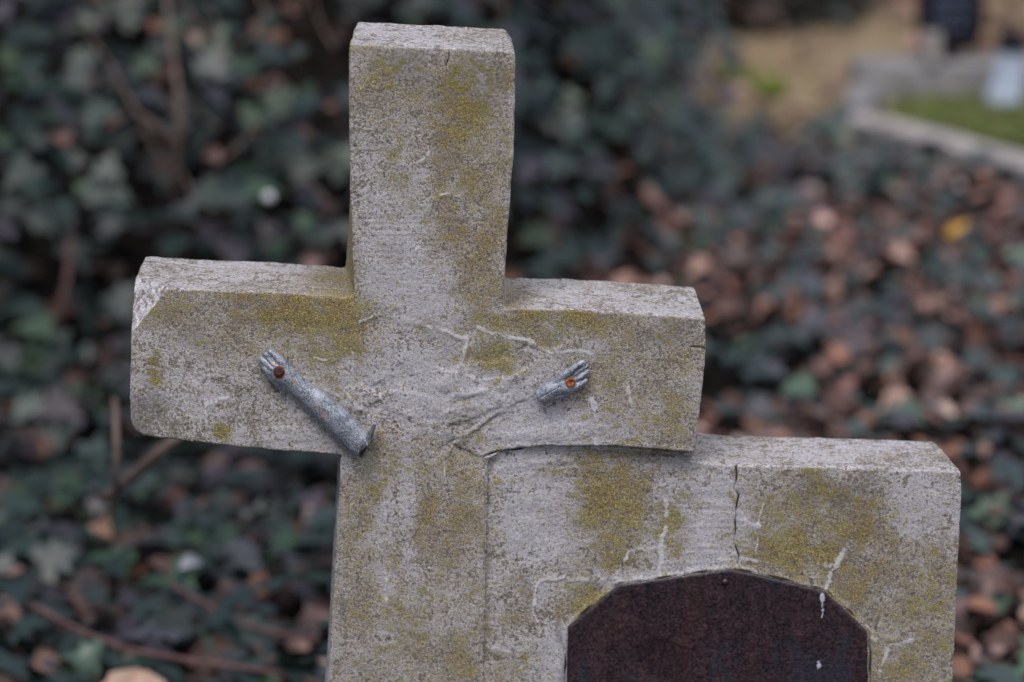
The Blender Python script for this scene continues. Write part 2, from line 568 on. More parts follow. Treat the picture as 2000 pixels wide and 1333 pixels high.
# ridges (+) and grooves (-): width px, height mm, polyline
RELIEF = [
    (4, 0.7, [(765, 618), (850, 640), (912, 664)]), (4, 0.8, [(935, 640), (1000, 658), (1060, 685), (1080, 692)]), (6, 0.9, [(590, 738), (652, 770), (705, 800)]),
    (7, 1.5, [(870, 835), (875, 870), (868, 940)]), (8, 1.2, [(885, 773), (950, 762)]), (9, 0.5, [(890, 800), (950, 790), (1010, 770)]),
    (6, 1.4, [(912, 664), (903, 700), (888, 735), (880, 790), (872, 840)]), (7, 0.8, [(740, 775), (800, 815), (860, 838)]),
    (5, 0.8, [(1155, 780), (1167, 815), (1163, 868)]), (5, 0.6, [(404, 835), (402, 795), (448, 775)]), (4, .5, [(765, 325), (815, 318), (842, 296)]),
    (5, .6, [(862, 382), (900, 386)]), (8, -1.0, [(958, 905), (954, 1100), (948, 1400)]), (12, -0.5, [(955, 905), (950, 1400)]), (10, .7, [(975, 905), (972, 1010)]),
    (12, -.8, [(752, 890), (752, 1350)]), (9, .5, [(775, 890), (778, 1350)]), (8, -.4, [(832, 900), (828, 1250)]), (5, 1.0, [(1648, 1075), (1612, 1148)]),
    (6, .9, [(1298, 970), (1302, 1020), (1288, 1118)]), (5, .6, [(1110, 1133), (1270, 1124)]), (3, .8, [(1492, 985), (1476, 1085)]), (5, .8, [(1705, 1248), (1780, 1252)]),
    (5, -.5, [(955, 870), (1010, 862), (1150, 856), (1340, 868)]), (4, .5, [(980, 915), (1100, 900), (1180, 896)]), (3, -.5, [(990, 930), (1120, 908), (1280, 905)]),
    (4, .9, [(1100, 1128), (1050, 1138), (1038, 1200)]), (4, .7, [(965, 1268), (1050, 1272)]),
]
# steps: the side right of the direction of travel lies lower by h mm and comes back over reach px
SWELL = [(940, 740, 90, 36, 2.2, -0.15), (800, 790, 80, 26, 1.4, 0.25), (920, 800, 70, 22, 2.2, -0.4), (1090, 845, 110, 18, 1.2, -0.1), (700, 780, 40, 20, 1.6, 0.6), (930, 700, 30, 50, 1.0, 0.2), (560, 850, 100, 14, .8, 0.0)]
STEPS = [
    (1.8, 46, [(905, 850), (935, 835), (955, 818), (985, 803)]), (1.6, 30, [(905, 850), (885, 868), (920, 885), (945, 893)]),
    (1.2, 60, [(1060, 700), (1000, 740), (950, 742), (900, 730)]), (0.9, 40, [(700, 800), (745, 778), (720, 760), (760, 730)]),
    (1.0, 40, [(575, 735), (620, 775), (660, 800)]), (.8, 30, [(690, 635), (760, 610)]),
]
CRACKS = [(2.6, [(1437, 900), (1438, 935), (1434, 955), (1443, 968), (1436, 1000), (1437, 1040), (1433, 1060), (1444, 1085), (1441, 1100)]),
          (1.5, [(878, 98), (875, 116), (871, 128)]), (2.0, [(1350, 678), (1379, 680)]), (2.0, [(1405, 850), (1402, 872), (1430, 892)]),
          (2.0, [(945, 892), (970, 884), (1020, 878)])]
FINE = [(2.0, .42, [(992, 800), (980, 806), (955, 820), (938, 836), (910, 848)]), (2, .5, [(610, 740), (640, 752), (660, 770)]), (2, .55, [(1005, 742), (1045, 726)]), (1.8, .45, [(268, 528), (330, 538)]),  # colour only: painted shade at step edges, under the arm, round the plate
        (2.2, .5, [(878, 862), (905, 858)]), (2, .45, [(700, 800), (730, 775), (722, 760)]), (2, .5, [(1060, 880), (1200, 880), (1355, 892)]), (2, .4, [(868, 952), (878, 950)]), (2, .5, [(590, 738), (630, 752)]),
        (3, .35, [(953, 905), (949, 1100), (946, 1340)]), (3.5, .7, [(1103, 1340), (1105, 1225), (1158, 1178), (1209, 1138), (1320, 1122), (1425, 1108), (1500, 1123), (1572, 1141), (1616, 1153), (1658, 1193), (1698, 1233), (1700, 1340)])]
MOSS = [
    (905, 240, 50, 90, .75), (900, 330, 45, 60, .7), (955, 410, 30, 110, .55), (870, 430, 40, 110, .5), (715, 130, 45, 55, .55), (770, 185, 60, 26, .45), (790, 355, 26, 80, .45),
    (930, 560, 60, 60, .5), (985, 300, 16, 160, .45), (770, 490, 40, 20, .35), (880, 130, 90, 30, .3), (770, 300, 14, 12, .8), (975, 590, 30, 30, .7), (960, 200, 40, 60, .4),
    (560, 600, 130, 50, .8), (640, 640, 65, 62, 1.0), (470, 600, 80, 42, .5), (340, 610, 60, 34, .45), (650, 745, 30, 36, .55), (640, 715, 50, 20, .7), (540, 660, 60, 36, .6), (600, 690, 70, 30, .6),
    (298, 707, 8, 7, 1.4), (299, 729, 8, 6, 1.3), (306, 745, 9, 7, 1.3), (433, 844, 13, 12, 1.3), (305, 690, 6, 5, .9), (683, 620, 16, 80, 1.0), (683, 560, 12, 60, .8), (688, 700, 14, 40, .6),
    (1080, 622, 110, 30, .75), (960, 700, 44, 36, .95), (950, 630, 50, 24, .6), (1200, 740, 60, 80, .42), (1330, 700, 45, 80, .42), (1300, 800, 60, 60, .5), (1200, 830, 36, 50, .5),
    (1010, 628, 40, 24, .7), (1150, 640, 60, 36, .5), (1100, 715, 30, 20, .4), (1260, 845, 70, 28, .45), (840, 650, 20, 30, .4), (885, 690, 16, 30, .4),
    (840, 1000, 40, 110, .5), (900, 960, 46, 130, .55), (700, 1000, 34, 120, .38), (770, 1200, 110, 200, .36), (900, 1250, 34, 150, .5), (760, 900, 60, 40, .42), (880, 1060, 30, 60, .55),
    (775, 1080, 12, 30, .8), (775, 1205, 22, 18, .85), (885, 1235, 24, 14, .8), (820, 1230, 18, 16, .6), (940, 900, 30, 40, .4), (730, 950, 20, 14, .6), (680, 1230, 30, 100, .35),
    (1190, 970, 70, 66, .85), (1230, 930, 40, 30, .5), (1312, 1015, 20, 60, 1.0), (1215, 1085, 50, 40, .7), (1550, 1060, 80, 70, .85), (1600, 1105, 60, 50, .8), (1650, 1050, 50, 60, .7), (1580, 960, 100, 40, .35),
    (1700, 1040, 70, 60, .5), (1800, 1200, 80, 130, .55), (1140, 1165, 40, 34, .7), (1740, 1300, 60, 60, .6), (1595, 935, 26, 24, .8), (1010, 1290, 40, 40, .4), (1520, 1120, 90, 20, .6),
    (1190, 1110, 60, 20, .6), (1850, 1150, 20, 150, .5), (1680, 1160, 30, 60, .6), (1760, 1120, 60, 50, .42), (1010, 1200, 20, 60, .35), (1020, 1290, 10, 10, .8), (1240, 1010, 40, 50, .5)]
DARK = [(800, 130, 110, 50, .7), (900, 180, 80, 60, .7), (950, 160, 50, 80, .7), (760, 110, 60, 30, .6), (360, 640, 70, 40, .6), (272, 800, 40, 60, .8), (400, 700, 60, 40, .4), (1620, 950, 110, 44, .8),
        (1700, 1000, 60, 60, .6), (1340, 650, 50, 50, .7), (1270, 650, 60, 30, .6), (1340, 850, 50, 30, .5), (880, 300, 60, 40, .5), (860, 650, 40, 30, .5), (1830, 1060, 40, 90, .5), (930, 400, 60, 60, .4),
        (1020, 1150, 30, 40, .5), (1090, 1250, 14, 90, .7), (805, 1283, 7, 7, 1.4), (1470, 930, 60, 30, .3), (1220, 1080, 60, 30, .4), (560, 830, 60, 30, .2), (720, 1330, 60, 60, .5), (950, 1150, 14, 200, .5), (1200, 690, 80, 40, .3)]
BARE = [(800, 560, 70, 70, .7), (820, 740, 130, 90, .6), (1100, 840, 140, 40, .9), (960, 770, 80, 50, .9), (940, 720, 60, 30, .8), (780, 480, 60, 90, .6), (1370, 1030, 66, 80, .95), (1050, 1020, 60, 110, .6),
        (1400, 1000, 60, 60, .8), (1020, 900, 90, 24, .9), (1250, 905, 120, 14, .8), (1800, 980, 60, 70, .6), (820, 590, 30, 30, .9), (1180, 1130, 100, 16, .7), (1090, 1300, 60, 60, .8), (1330, 950, 60, 40, .5), (755, 1100, 16, 140, .7), (795, 1000, 14, 140, .6)]


def blobs(px, py, lst):
    r = np.zeros(px.shape)
    for x, y, rx, ry, s in lst:
        d = ((px - x) / rx) ** 2 + ((py - y) / ry) ** 2
        r = np.maximum(r, s * np.exp(-d * 0.62) * 1.05)
    return r


CHIP_A, CHIP_B, CHIP_C = P(271, 634, 0), P(327, 566, 0), P(263, 556, 0.030)
chip_n = np.cross(CHIP_B - CHIP_A, CHIP_C - CHIP_A)
chip_n /= np.linalg.norm(chip_n)
if chip_n[1] > 0: chip_n = -chip_n


def finish_stone(me, v, e, which):
    v = smooth_v(v, e, 4)
    n = normals(me, v)
    vs = smooth_v(v, e, 10)
    curv = ((v - vs) * n).sum(1)                     # > 0 on convex arrises
    edge = sstep(0.00025, 0.0011, curv)
    # general waviness, pitting and worn arrises
    d = 0.0004 * fbm(v * 14, 2, 1) + 0.00050 * fbm(v * 60, 2, 5)
    pit = perlin(v * 330, 9)
    d += 0.00022 * pit + 0.00022 * perlin(v * 620, 4)
    d -= edge * (0.0006 + 0.0030 * np.clip(fbm(v * 55, 3, 12) - 0.05, 0, 1) + 0.0075 * np.clip(fbm(v * 26, 2, 17) - 0.22, 0, 1) + 0.0014 * np.clip(fbm(v * 190, 2, 15), 0, 1))
    front = sstep(0.35, 0.75, -n[:, 1])
    p0 = v.copy()
    p0[:, 1] = 0 if which == 'cross' else slab_y(v[:, 0])
    px, py = proj(p0)
    wob = fbm(v * 70, 2, 31) * 4
    wx, wy = px + wob, py + fbm(v * 70, 2, 33) * 4
    rel = np.zeros(len(v))
    for wd, h, pts in RELIEF:
        D, s = seg_dist(wx, wy, pts)
        rel += 0.0010 * h * np.exp(-(D / wd) ** 2) * (0.7 + 0.6 * fbm(v * 90, 1, 40))
    for h, reach, pts in STEPS:
        D, s = seg_dist(wx, wy, pts)
        lo = np.exp(-(D / reach) ** 2) * np.where(s > 0, 1, 0)
        ends = np.clip(np.minimum(np.hypot(wx - pts[0][0], wy - pts[0][1]), np.hypot(wx - pts[-1][0], wy - pts[-1][1])) / 25, 0, 1)
        rel -= 0.0012 * h * lo * sstep(0, 3.0, D) * ends
    for sx_, sy_, ra, rb, h, an in SWELL:
        ca, sa = math.cos(an), math.sin(an)
        U, W_ = (wx - sx_) * ca + (wy - sy_) * sa, -(wx - sx_) * sa + (wy - sy_) * ca
        rel += 0.0006 * h * sstep(1.05, 0.72, np.hypot(U / ra, W_ / rb) + 0.2 * fbm(v * 60, 2, 81))
    # trowel striations
    q = np.stack([v[:, 0] * 9, v[:, 1] * 20, v[:, 2] * 420], 1)
    stria = blobs(px, py, [(770, 470, 90, 60, 1.0), (1370, 1020, 80, 80, .8), (1150, 890, 260, 14, .7), (820, 540, 90, 30, .6), (1350, 1090, 110, 20, .6)])
    rel += 0.00045 * stria * perlin(q, 60)
    q = np.stack([v[:, 0] * 240, v[:, 1] * 20, v[:, 2] * 6], 1)
    vst = blobs(px, py, [(800, 1150, 160, 260, .8)])
    rel += 0.0003 * vst * perlin(q, 62)
    q = np.stack([v[:, 0] * 7, v[:, 1] * 330, v[:, 2] * 20], 1)
    upf = sstep(0.5, 0.85, n[:, 2])
    strat = perlin(q, 66)
    d += upf * (0.0007 * np.clip(fbm(v * 12, 1, 67) + 0.4, 0, 1) * strat + 0.0006 * fbm(v * np.array([20, 120, 20]), 2, 68))
    crack_shade = np.zeros(len(v))
    for wd, pts in CRACKS:
        D, s = seg_dist(px + wob * 0.5, py, pts)
        crack_shade = np.maximum(crack_shade, np.exp(-(D / wd) ** 2) * (0.95 + 0.6 * fbm(v * 80, 1, 21)))
    rel -= 0.0018 * crack_shade
    for wd, st, pts in FINE:
        D, s = seg_dist(px + wob * 0.5, py, pts)
        crack_shade = np.maximum(crack_shade, st * np.exp(-(D / wd) ** 2) * np.clip(0.8 + 1.2 * fbm(v * 60, 1, 23), 0, 1.3))
    d += rel * front
    if which == 'slab':
        D, s = seg_dist(px, py, PLQ + [PLQ[0]])
        d += front * (0.0012 * np.exp(-((D - 4) / 5) ** 2))
        D, s = seg_dist(px, py, UNDER)
        d += front * 0.55 * (slab_y(v[:, 0]) - 0.001) * np.clip(np.exp(-D / (15 + 6 * fbm(v * 30, 1, 9))), 0, 1) * sstep(1372, 1340, px)
    v = v + n * d[:, None]
    bare = blobs(px, py, BARE) * front   # patches of cleaner render
    white = np.zeros(len(v))
    for wd, s_, pts in VEINS:
        D, s = seg_dist(wx, wy, pts)
        white = np.maximum(white, s_ * 1.0 * np.exp(-(D / (wd * 0.75)) ** 2))
    white *= front * np.clip(0.85 + 0.7 * fbm(v * 45, 2, 71), 0.45, 1.1)
    if which == 'cross':
        k = (v - CHIP_A) @ chip_n
        m = (k > 0) & (v[:, 0] < P(400, 600)[0]) & (v[:, 1] < 0.06) & (v[:, 2] > P(270, 700)[2])
        v = v - np.where(m, k, 0)[:, None] * chip_n + np.where(m, 1, 0)[:, None] * chip_n * (0.0011 * fbm(v * 130, 3, 77))[:, None]
        white = np.where(m, 0.55 + 0.5 * fbm(v * 160, 2, 5), white)
        chipm = m
    else:
        chipm = np.zeros(len(v), bool)
    bx, by = px + 34 * fbm(v * 22, 2, 91), py + 34 * fbm(v * 22, 2, 93)
    small = [q for q in MOSS if q[2] <= 16 and q[3] <= 18]
    large = [(a, b, c_ * 1.22, d_ * 1.22, e_) for a, b, c_, d_, e_ in MOSS if not (c_ <= 16 and d_ <= 18)]
    moss = blobs(bx, by, large) * np.clip(0.92 + 0.75 * fbm(v * 45, 3, 95), 0.15, 1.25)
    moss = np.maximum(moss, blobs(wx, wy, small)) * front * 0.97
    left = sstep(0.4, 0.8, -n[:, 0])
    top = sstep(0.4, 0.8, n[:, 2])
    moss += (1 - front) * (0.10 + 0.75 * left * sstep(0.75, 0.8, v[:, 2]) + 0.30 * np.clip(fbm(v * np.array([9, 30, 20]), 2, 3) + 0.25, 0, 1))
    if which == 'cross':
        for cx, rr in ((672, 0.045), (985, 0.022)):
            c = P(cx, 540, 0.06)
            moss += 0.55 * top * np.exp(-((v[:, 0] - c[0]) / rr) ** 2) * (v[:, 2] < 0.92)
    dark = blobs(bx, by, DARK) * front
    # worn dark band just under the top arrises
    dark += edge * front * 0.25
    bare = bare + 0.15 * top * sstep(-0.3, 0.3, fbm(v * 20, 2, 8))
    moss = np.where(chipm, 0, moss) + 0.21 * front * (1 - 0.8 * bare)
    dark = np.where(chipm, 0.0, dark)
    me.vertices.foreach_set('co', v.astype(np.float32).ravel())
    me.update()
    for nm, a in (('moss', moss), ('white', white), ('dark', dark), ('bare', bare), ('crack', crack_shade * front)):
        fattr(me, nm, a)


UNDER = [(953, 902), (975, 884), (1010, 876), (1070, 872), (1150, 872), (1230, 874), (1300, 880), (1358, 886)]
PLQ = [(1107, 1340), (1109, 1226), (1160, 1182), (1210, 1142), (1320, 1126), (1425, 1112), (1500, 1127), (1571, 1145), (1613, 1157), (1655, 1196), (1693, 1234), (1695, 1340), (1690, 1520), (1108, 1520)]
finish_stone(me_c, v_c, e_c, 'cross')
cross_o = link_mesh(me_c, 'cross', M_STONE, grave)
finish_stone(me_s, v_s, e_s, 'slab')
slab_o = link_mesh(me_s, 'side_block', M_STONE, grave)

# rusty plate: a dense sheet with a slightly buckled face
def plate():
    import bmesh
    pts = []
    for (ax, ay), (bx, by) in zip(PLQ, PLQ[1:] + PLQ[:1]):
        for t in np.linspace(0, 1, 12, endpoint=False):
            pts.append((ax + (bx - ax) * t, ay + (by - ay) * t))
    cx, cy = 1400, 1320
    rings = 60
    V = []
    N = len(pts)
    for r in range(rings + 1):
        s = 1 - r / (rings + 0.6)
        for (x, y) in pts:
            q0 = P(cx + (x - cx) * s, cy + (y - cy) * s, 0.014)
            q = P(cx + (x - cx) * s, cy + (y - cy) * s, float(slab_y(q0[0])) - 0.0020)
            V.append(q)
    V = np.array(V)
    px, py = proj(V)
    edge = np.repeat(np.arange(rings + 1), N)
    V[:, 0] += 0.0006 * fbm(V * 60, 2, 3) * (edge == 0)
    V[:, 2] += 0.0009 * fbm(V * 80, 3, 7) * (edge == 0)
    V[:, 1] -= 0.0016 + 0.0009 * fbm(V * 12, 2, 8) + 0.0003 * fbm(V * 120, 2, 9)
    V[:, 1] += np.where(edge == 0, 0.0006, 0)
    F = []
    for r in range(rings):
        for i in range(N):
            a, b = r * N + i, r * N + (i + 1) % N
            F.append([a, b, b + N, a + N])
    F.append([rings * N + i for i in range(N)])
    rim = V[:N].copy()
    rim[:, 1] += 0.004
    base = len(V)
    V = np.vstack([V, rim])
    for i in range(N):
        j = (i + 1) % N
        F.append([i, base + i, base + j, j])
    F.append([base + N - 1 - i for i in range(N)])
    o = mesh_np('metal_plate', V, F, M_PLAQUE, grave)
    me = o.data
    px, py = proj(V)
    wx = px + 3 * fbm(V * 120, 2, 6)
    wh = np.zeros(len(V))
    for wd, s_, ptl in ((4.5, 1.1, [(1606, 1162), (1607, 1174)]), (2.5, .9, [(1608, 1180), (1606, 1206)]), (1.6, .4, [(1605, 1210), (1600, 1300)]), (4, 1.2, [(1598, 1296), (1599, 1303)])):
        D, s = seg_dist(wx, py, ptl)
        wh = np.maximum(wh, s_ * np.exp(-(D / wd) ** 2))
    pt = np.zeros(len(V))
    for wd, s_, ptl in ((2.6, 1.1, [(1272, 1296), (1292, 1295)]), (3, 1.1, [(1302, 1290), (1312, 1283)])):
        D, s = seg_dist(px, py, ptl)
        pt = np.maximum(pt, s_ * np.exp(-(D / wd) ** 2))
    fattr(me, 'white', wh)
    fattr(me, 'patch', pt)
    o['label'] = 'dark rusted sheet metal plate with an angled arched top'
    return o


plate_o = plate()


def lathe(name, prof, seg, origin, axis, mat, parent, wob=0.0, seed=0):
    """prof: list of (radius, height) along axis"""
    ax = Vector(axis).normalized()
    u = ax.orthogonal().normalized()
    w_ = ax.cross(u)
    V, F = [], []
    for r, h in prof:
        for i in range(seg):
            a = 2 * math.pi * i / seg
            V.append(Vector(origin) + ax * h + (u * math.cos(a) + w_ * math.sin(a)) * r)
    V = np.array(V)
    if wob: V += wob * np.stack([perlin(V * 500, seed + k) for k in range(3)], 1)
    for k in range(len(prof) - 1):
        for i in range(seg):
            j = (i + 1) % seg
            F.append([k * seg + i, k * seg + j, (k + 1) * seg + j, (k + 1) * seg + i])
    F.append(list(range(seg))[::-1])
    F.append([(len(prof) - 1) * seg + i for i in range(seg)])
    return mesh_np(name, V, F, mat, parent)


rv = P(1416, 1137, float(slab_y(0.185)) - 0.0038)
lathe('screw', [(0.0030, -0.001), (0.0031, 0.0006), (0.0026, 0.0017), (0.0014, 0.0023), (0.0004, 0.0024)], 20, rv, (0, -1, 0), M_PLAQUE, plate_o, 0.0003, 3)


# ------------------------------------------------------------------ metal arm fragments nailed to the cross
def capsule_chain(pts, flat=1.0, ax=None, seg=22):
    """pts: (px,py,h,r) in photo px on the face, h and r px as well -> closed tube mesh with round ends; flat squashes towards the stone"""
    Q = [P(x, y, -h * MPX) for x, y, h, r in pts]
    Rr = [r * MPX for *_, r in pts]
    # resample
    T = np.linspace(0, len(Q) - 1, (len(Q) - 1) * 8 + 1)
    q = np.array([[np.interp(t, range(len(Q)), [a[k] for a in Q]) for k in range(3)] for t in T])
    r = np.array([np.interp(t, range(len(Q)), Rr) for t in T])
    for _ in range(6):
        q[1:-1] = (q[:-2] + q[2:] + 2 * q[1:-1]) / 4
        r[1:-1] = (r[:-2] + r[2:] + 2 * r[1:-1]) / 4
    rings = []
    tn = np.gradient(q, axis=0)
    tn /= np.linalg.norm(tn, axis=1)[:, None]
    for a in np.linspace(math.pi / 2, 0, 6)[:-1] if ax is None else []:
        rings.append((q[0] - tn[0] * r[0] * math.sin(a), r[0] * max(math.cos(a), 0.02), tn[0]))
    for k in range(len(q)): rings.append((q[k], r[k], tn[k]))
    for a in np.linspace(0, math.pi / 2, 6)[1:]:
        rings.append((q[-1] + tn[-1] * r[-1] * math.sin(a), r[-1] * max(math.cos(a), 0.02), tn[-1]))
    V, F = [], []
    for c, rr, t in rings:
        out_ = np.array([0, -1.0, 0])
        out_ = out_ - t * (out_ @ t)
        out_ /= np.linalg.norm(out_)
        sd_ = np.cross(t, out_)
        for i in range(seg):
            a = 2 * math.pi * i / seg
            V.append(c + rr * (sd_ * math.cos(a) + out_ * math.sin(a) * flat))
    n = len(rings)
    for k in range(n - 1):
        for i in range(seg):
            j = (i + 1) % seg
            F.append([k * seg + i, k * seg + j, (k + 1) * seg + j, (k + 1) * seg + i])
    F.append(list(range(seg))[::-1])
    F.append([(n - 1) * seg + i for i in range(seg)])
    return V, F


def merge(parts):
    V, F = [], []
    for v, f in parts:
        b = len(V)
        V += list(v)
        F += [[i + b for i in ff] for ff in f]
    return mesh_np('tmp', np.array(V), F, smooth=False)


def limb(name, parts, grooves, nail, patches, label, dark=None, dent=0.0016, planecut=None):
    import bmesh
    o = merge(parts)
    bm = bmesh.new()
    bm.from_mesh(o.data)
    bmesh.ops.recalc_face_normals(bm, faces=bm.faces[:])
    bm.to_mesh(o.data)
    bm.free()
    me, v, e = voxel(o, 0.00042, name)
    v = smooth_v(v, e, 4)
    n = normals(me, v)
    px, py = proj(v)
    d = 0.00035 * fbm(v * 120, 2, 3) + 0.00010 * perlin(v * 700, 8)
    fr_ = sstep(0.2, 0.7, -n[:, 1])
    for wd, h, pts in grooves:
        D, s = seg_dist(px, py, pts)
        d -= fr_ * 0.001 * h * np.exp(-(D / wd) ** 2)
    D = np.hypot(px - nail[0], py - nail[1])
    d -= fr_ * dent * np.exp(-(D / 11) ** 2)
    v = v + n * d[:, None]
    me.vertices.foreach_set('co', v.astype(np.float32).ravel())
    me.update()
    fattr(me, 'patch', blobs(px, py, patches) * 0.62)
    fattr(me, 'rust', nail[3] * np.clip(1.05 * np.exp(-((D - nail[2] + 2) / 3.5) ** 2), 0, 1) + (0.75 if nail[3] > 0.9 else 0.2) * np.exp(-(((px - nail[0] - 2) / 9) ** 2 + ((py - nail[1] - 8) / 10) ** 2)))
    fattr(me, 'dark', blobs(px, py, dark) if dark else np.zeros(len(v)))
    ob = link_mesh(me, name, M_ZINC, grave)
    ob['label'] = label
    return ob


def wall_disc(c, nrm_px, rad, th, h):
    """short plate across the limb"""
    (x, y) = c
    a = capsule_chain([(x, y, h, rad), (x + nrm_px[0] * th, y + nrm_px[1] * th, h, rad)], 0.8, ax=1)
    return a


long_parts = [
    capsule_chain([(712, 872, 21, 28), (704, 865, 21, 27.5), (680, 842, 20, 27.5), (650, 812, 21, 27.5), (622, 786, 19, 25.5), (598, 767, 16, 21.5), (577, 751, 14, 19.5), (560, 736, 13, 23.5), (547, 725, 12, 26.5), (536, 715, 11, 24), (527, 706, 11, 16)], 0.76, ax=1),
    capsule_chain([(564, 738, 17, 13), (558, 722, 18, 12.5), (545, 704, 17, 11), (530, 691, 15, 9.5)], 0.9),
    capsule_chain([(546, 724, 15, 9), (531, 708, 17, 8), (519, 694, 14, 7)], 0.95),
    capsule_chain([(540, 730, 14, 9), (524, 716, 16, 8), (513, 703, 12, 7)], 0.95),
    capsule_chain([(548, 748, 12, 12), (533, 738, 14, 9.5), (520, 722, 15, 7.5), (514, 712, 10, 6)], 0.95),
    capsule_chain([(560, 752, 12, 13), (545, 742, 13, 12)], 0.9),
]
# thin broken collar across the upper end
long_parts += [capsule_chain([(731, 832, 15, 3.5), (726, 845, 27, 4.5), (718, 862, 32, 5), (711, 878, 26, 4.5), (705, 892, 14, 3.5)], 1.0),
               capsule_chain([(724, 846, 8, 5), (717, 862, 10, 6), (710, 880, 8, 5)], 0.9)]
arm1 = limb('arm_fragment', long_parts,
            [(2.0, 0.9, [(521, 688), (532, 700), (541, 712)]), (1.8, 0.9, [(512, 697), (522, 707), (532, 718)]), (1.6, .7, [(509, 710), (517, 716), (527, 726)]), (1.2, .35, [(640, 790), (700, 845)])],
            (545, 727, 11, 1.0), [(574, 748, 4, 8, 1.2), (567, 732, 5, 3, .9), (631, 810, 5, 9, 1.2), (617, 792, 9, 4, 1.0), (635, 825, 4, 6, 1), (712, 840, 8, 5, .8), (536, 711, 6, 4, 1.1), (650, 850, 14, 4, .7), (608, 775, 8, 5, .6)],
            'longer blue grey metal forearm with open hand pinned by a dark rusty nail',
            dark=[(722, 855, 7, 12, .9), (711, 882, 8, 14, 1.2), (731, 832, 5, 8, 1.2), (726, 845, 5, 8, 1.1)])
n1 = P(545, 727, -27 * MPX)
lathe('nail', [(0.0040, -0.004), (0.0042, 0.0), (0.0043, 0.0013), (0.0036, 0.0024), (0.0022, 0.0030), (0.0005, 0.0031)], 24, n1, (0.05, -1, 0.1), M_NAIL_DARK, arm1, 0.0007, 5)

right_parts = [
    capsule_chain([(1052, 776, 15, 16.5), (1066, 768, 16, 17.5), (1080, 760, 16, 19), (1094, 754, 15, 21), (1106, 750, 13, 22), (1118, 743, 11, 18), (1124, 740, 10, 14)], 0.78, ax=1),
    capsule_chain([(1080, 752, 18, 10), (1096, 740, 20, 9.5), (1112, 726, 20, 8), (1127, 715, 19, 7.5), (1137, 709.5, 17, 7.5)], 0.95),
    capsule_chain([(1110, 742, 15, 6.5), (1126, 730, 17, 5.6), (1138, 721, 17, 5.2), (1147, 714.5, 13, 4.8)], 0.95),
    capsule_chain([(1116, 748, 15, 6.5), (1129, 741, 17, 5.4), (1140, 732.5, 17, 5.0), (1148, 725.5, 13, 4.6)], 0.95),
    capsule_chain([(1088, 772, 15, 11), (1104, 768, 16, 8.5), (1119, 761, 17, 6.4), (1134, 751, 17, 5.4), (1144, 743.5, 14, 4.8)], 0.95),
]
arm2 = limb('hand_fragment', right_parts,
            [(1.5, 0.8, [(1122, 727), (1140, 712)]), (1.5, .9, [(1118, 740), (1146, 720)]), (1.5, .9, [(1124, 750), (1148, 733)]), (1.0, .5, [(1055, 778), (1095, 755)])],
            (1114, 747, 10, 0.45), [(1100, 715, 8, 3, .7), (1144, 714, 3, 2, .8), (1125, 738, 6, 3, .8), (1135, 748, 5, 3, .7), (1110, 770, 10, 3, .7)],
            'short blue grey metal hand broken off at the wrist with an orange nail head')
n2 = P(1114, 747.5, -26 * MPX)
lathe('nail', [(0.0038, -0.004), (0.0041, 0.0), (0.0042, 0.0012), (0.0035, 0.0022), (0.0026, 0.0018), (0.0012, 0.0010)], 24, n2, (0.1, -1, 0.05), M_NAIL_RED, arm2, 0.0006, 9)

# ------------------------------------------------------------------ ground
def bank(x, y):
    y0 = 2.35 + 0.25 * np.sin(x * 1.7)
    return 1.05 * sstep(0, 1, (y - y0) / 2.0) * sstep(0, 1, (0.44 - x) / 0.70)


def height(x, y):
    p = np.stack([x, y, np.zeros_like(x)], 1)
    h = 0.03 * fbm(p * 1.3, 2, 50) + 0.012 * fbm(p * 6, 2, 53)
    h = h * sstep(0.1, 0.8, np.abs(y) + np.abs(x) * 0.6)
    h *= 1 - 0.8 * sstep(0.5, 0.8, x) * sstep(3.9, 4.4, y)
    return h + bank(x, y)


def grid_sheet(name, xs, ys, hf, mat):
    X, Y = np.meshgrid(xs, ys)
    x, y = X.ravel(), Y.ravel()
    V = np.stack([x, y, hf(x, y)], 1)
    nx, ny = len(xs), len(ys)
    i = np.arange(nx * ny).reshape(ny, nx)
    F = np.stack([i[:-1, :-1].ravel(), i[:-1, 1:].ravel(), i[1:, 1:].ravel(), i[1:, :-1].ravel()], 1)
    return mesh_np(name, V, F, mat)


def spaced(a, b, far, step):
    mid = np.arange(a, b + 1e-6, step)
    lo = a - np.geomspace(step, a + far if False else far + a, 26)[::-1] if far + a > step else []
    hi = b + np.geomspace(step, far - b, 26)
    return np.concatenate([a - np.geomspace(step, far - abs(a), 26)[::-1], mid, hi])


ground = grid_sheet('ground', spaced(-3, 3, 200, 0.04), spaced(-3, 9, 200, 0.04), height, M_SOIL)
tag(ground, 'dark damp soil under the ivy and dead leaves', kind='structure')

# sandy path strip behind the ivy, right of the bank
xs = np.arange(0.38, 2.6, 0.03)
path = grid_sheet('path', np.arange(0.30, 3.0, 0.03), np.arange(4.4, 11.5, 0.05), lambda x, y: height(x, y) + 0.006, M_PATH)
tag(path, 'pale sandy path with dry grass beside the grave', kind='structure')


# ------------------------------------------------------------------ leaves
def ivy_template():
    # five pointed lobes, stalk at the origin; folded a little along the midrib
    half = [(0.0, 0.0, 0), (0.30, -0.16, .02), (0.50, 0.06, -.05), (0.30, 0.22, .03), (0.44, 0.50, -.05), (0.18, 0.52, .03), (0.0, 1.0, -.10)]
    V = [(0, 0.34, 0.04)] + [(x, y, z + abs(x) * 0.12) for x, y, z in half] + [(-x, y, z + abs(x) * 0.12) for x, y, z in half[1:-1][::-1]]
    n = len(V) - 1
    F = [[0, 1 + i, 1 + (i + 1) % n] for i in range(n)]
    V = np.array(V, float)
    V[:, 1] -= 0.34
    return V, np.array(F)


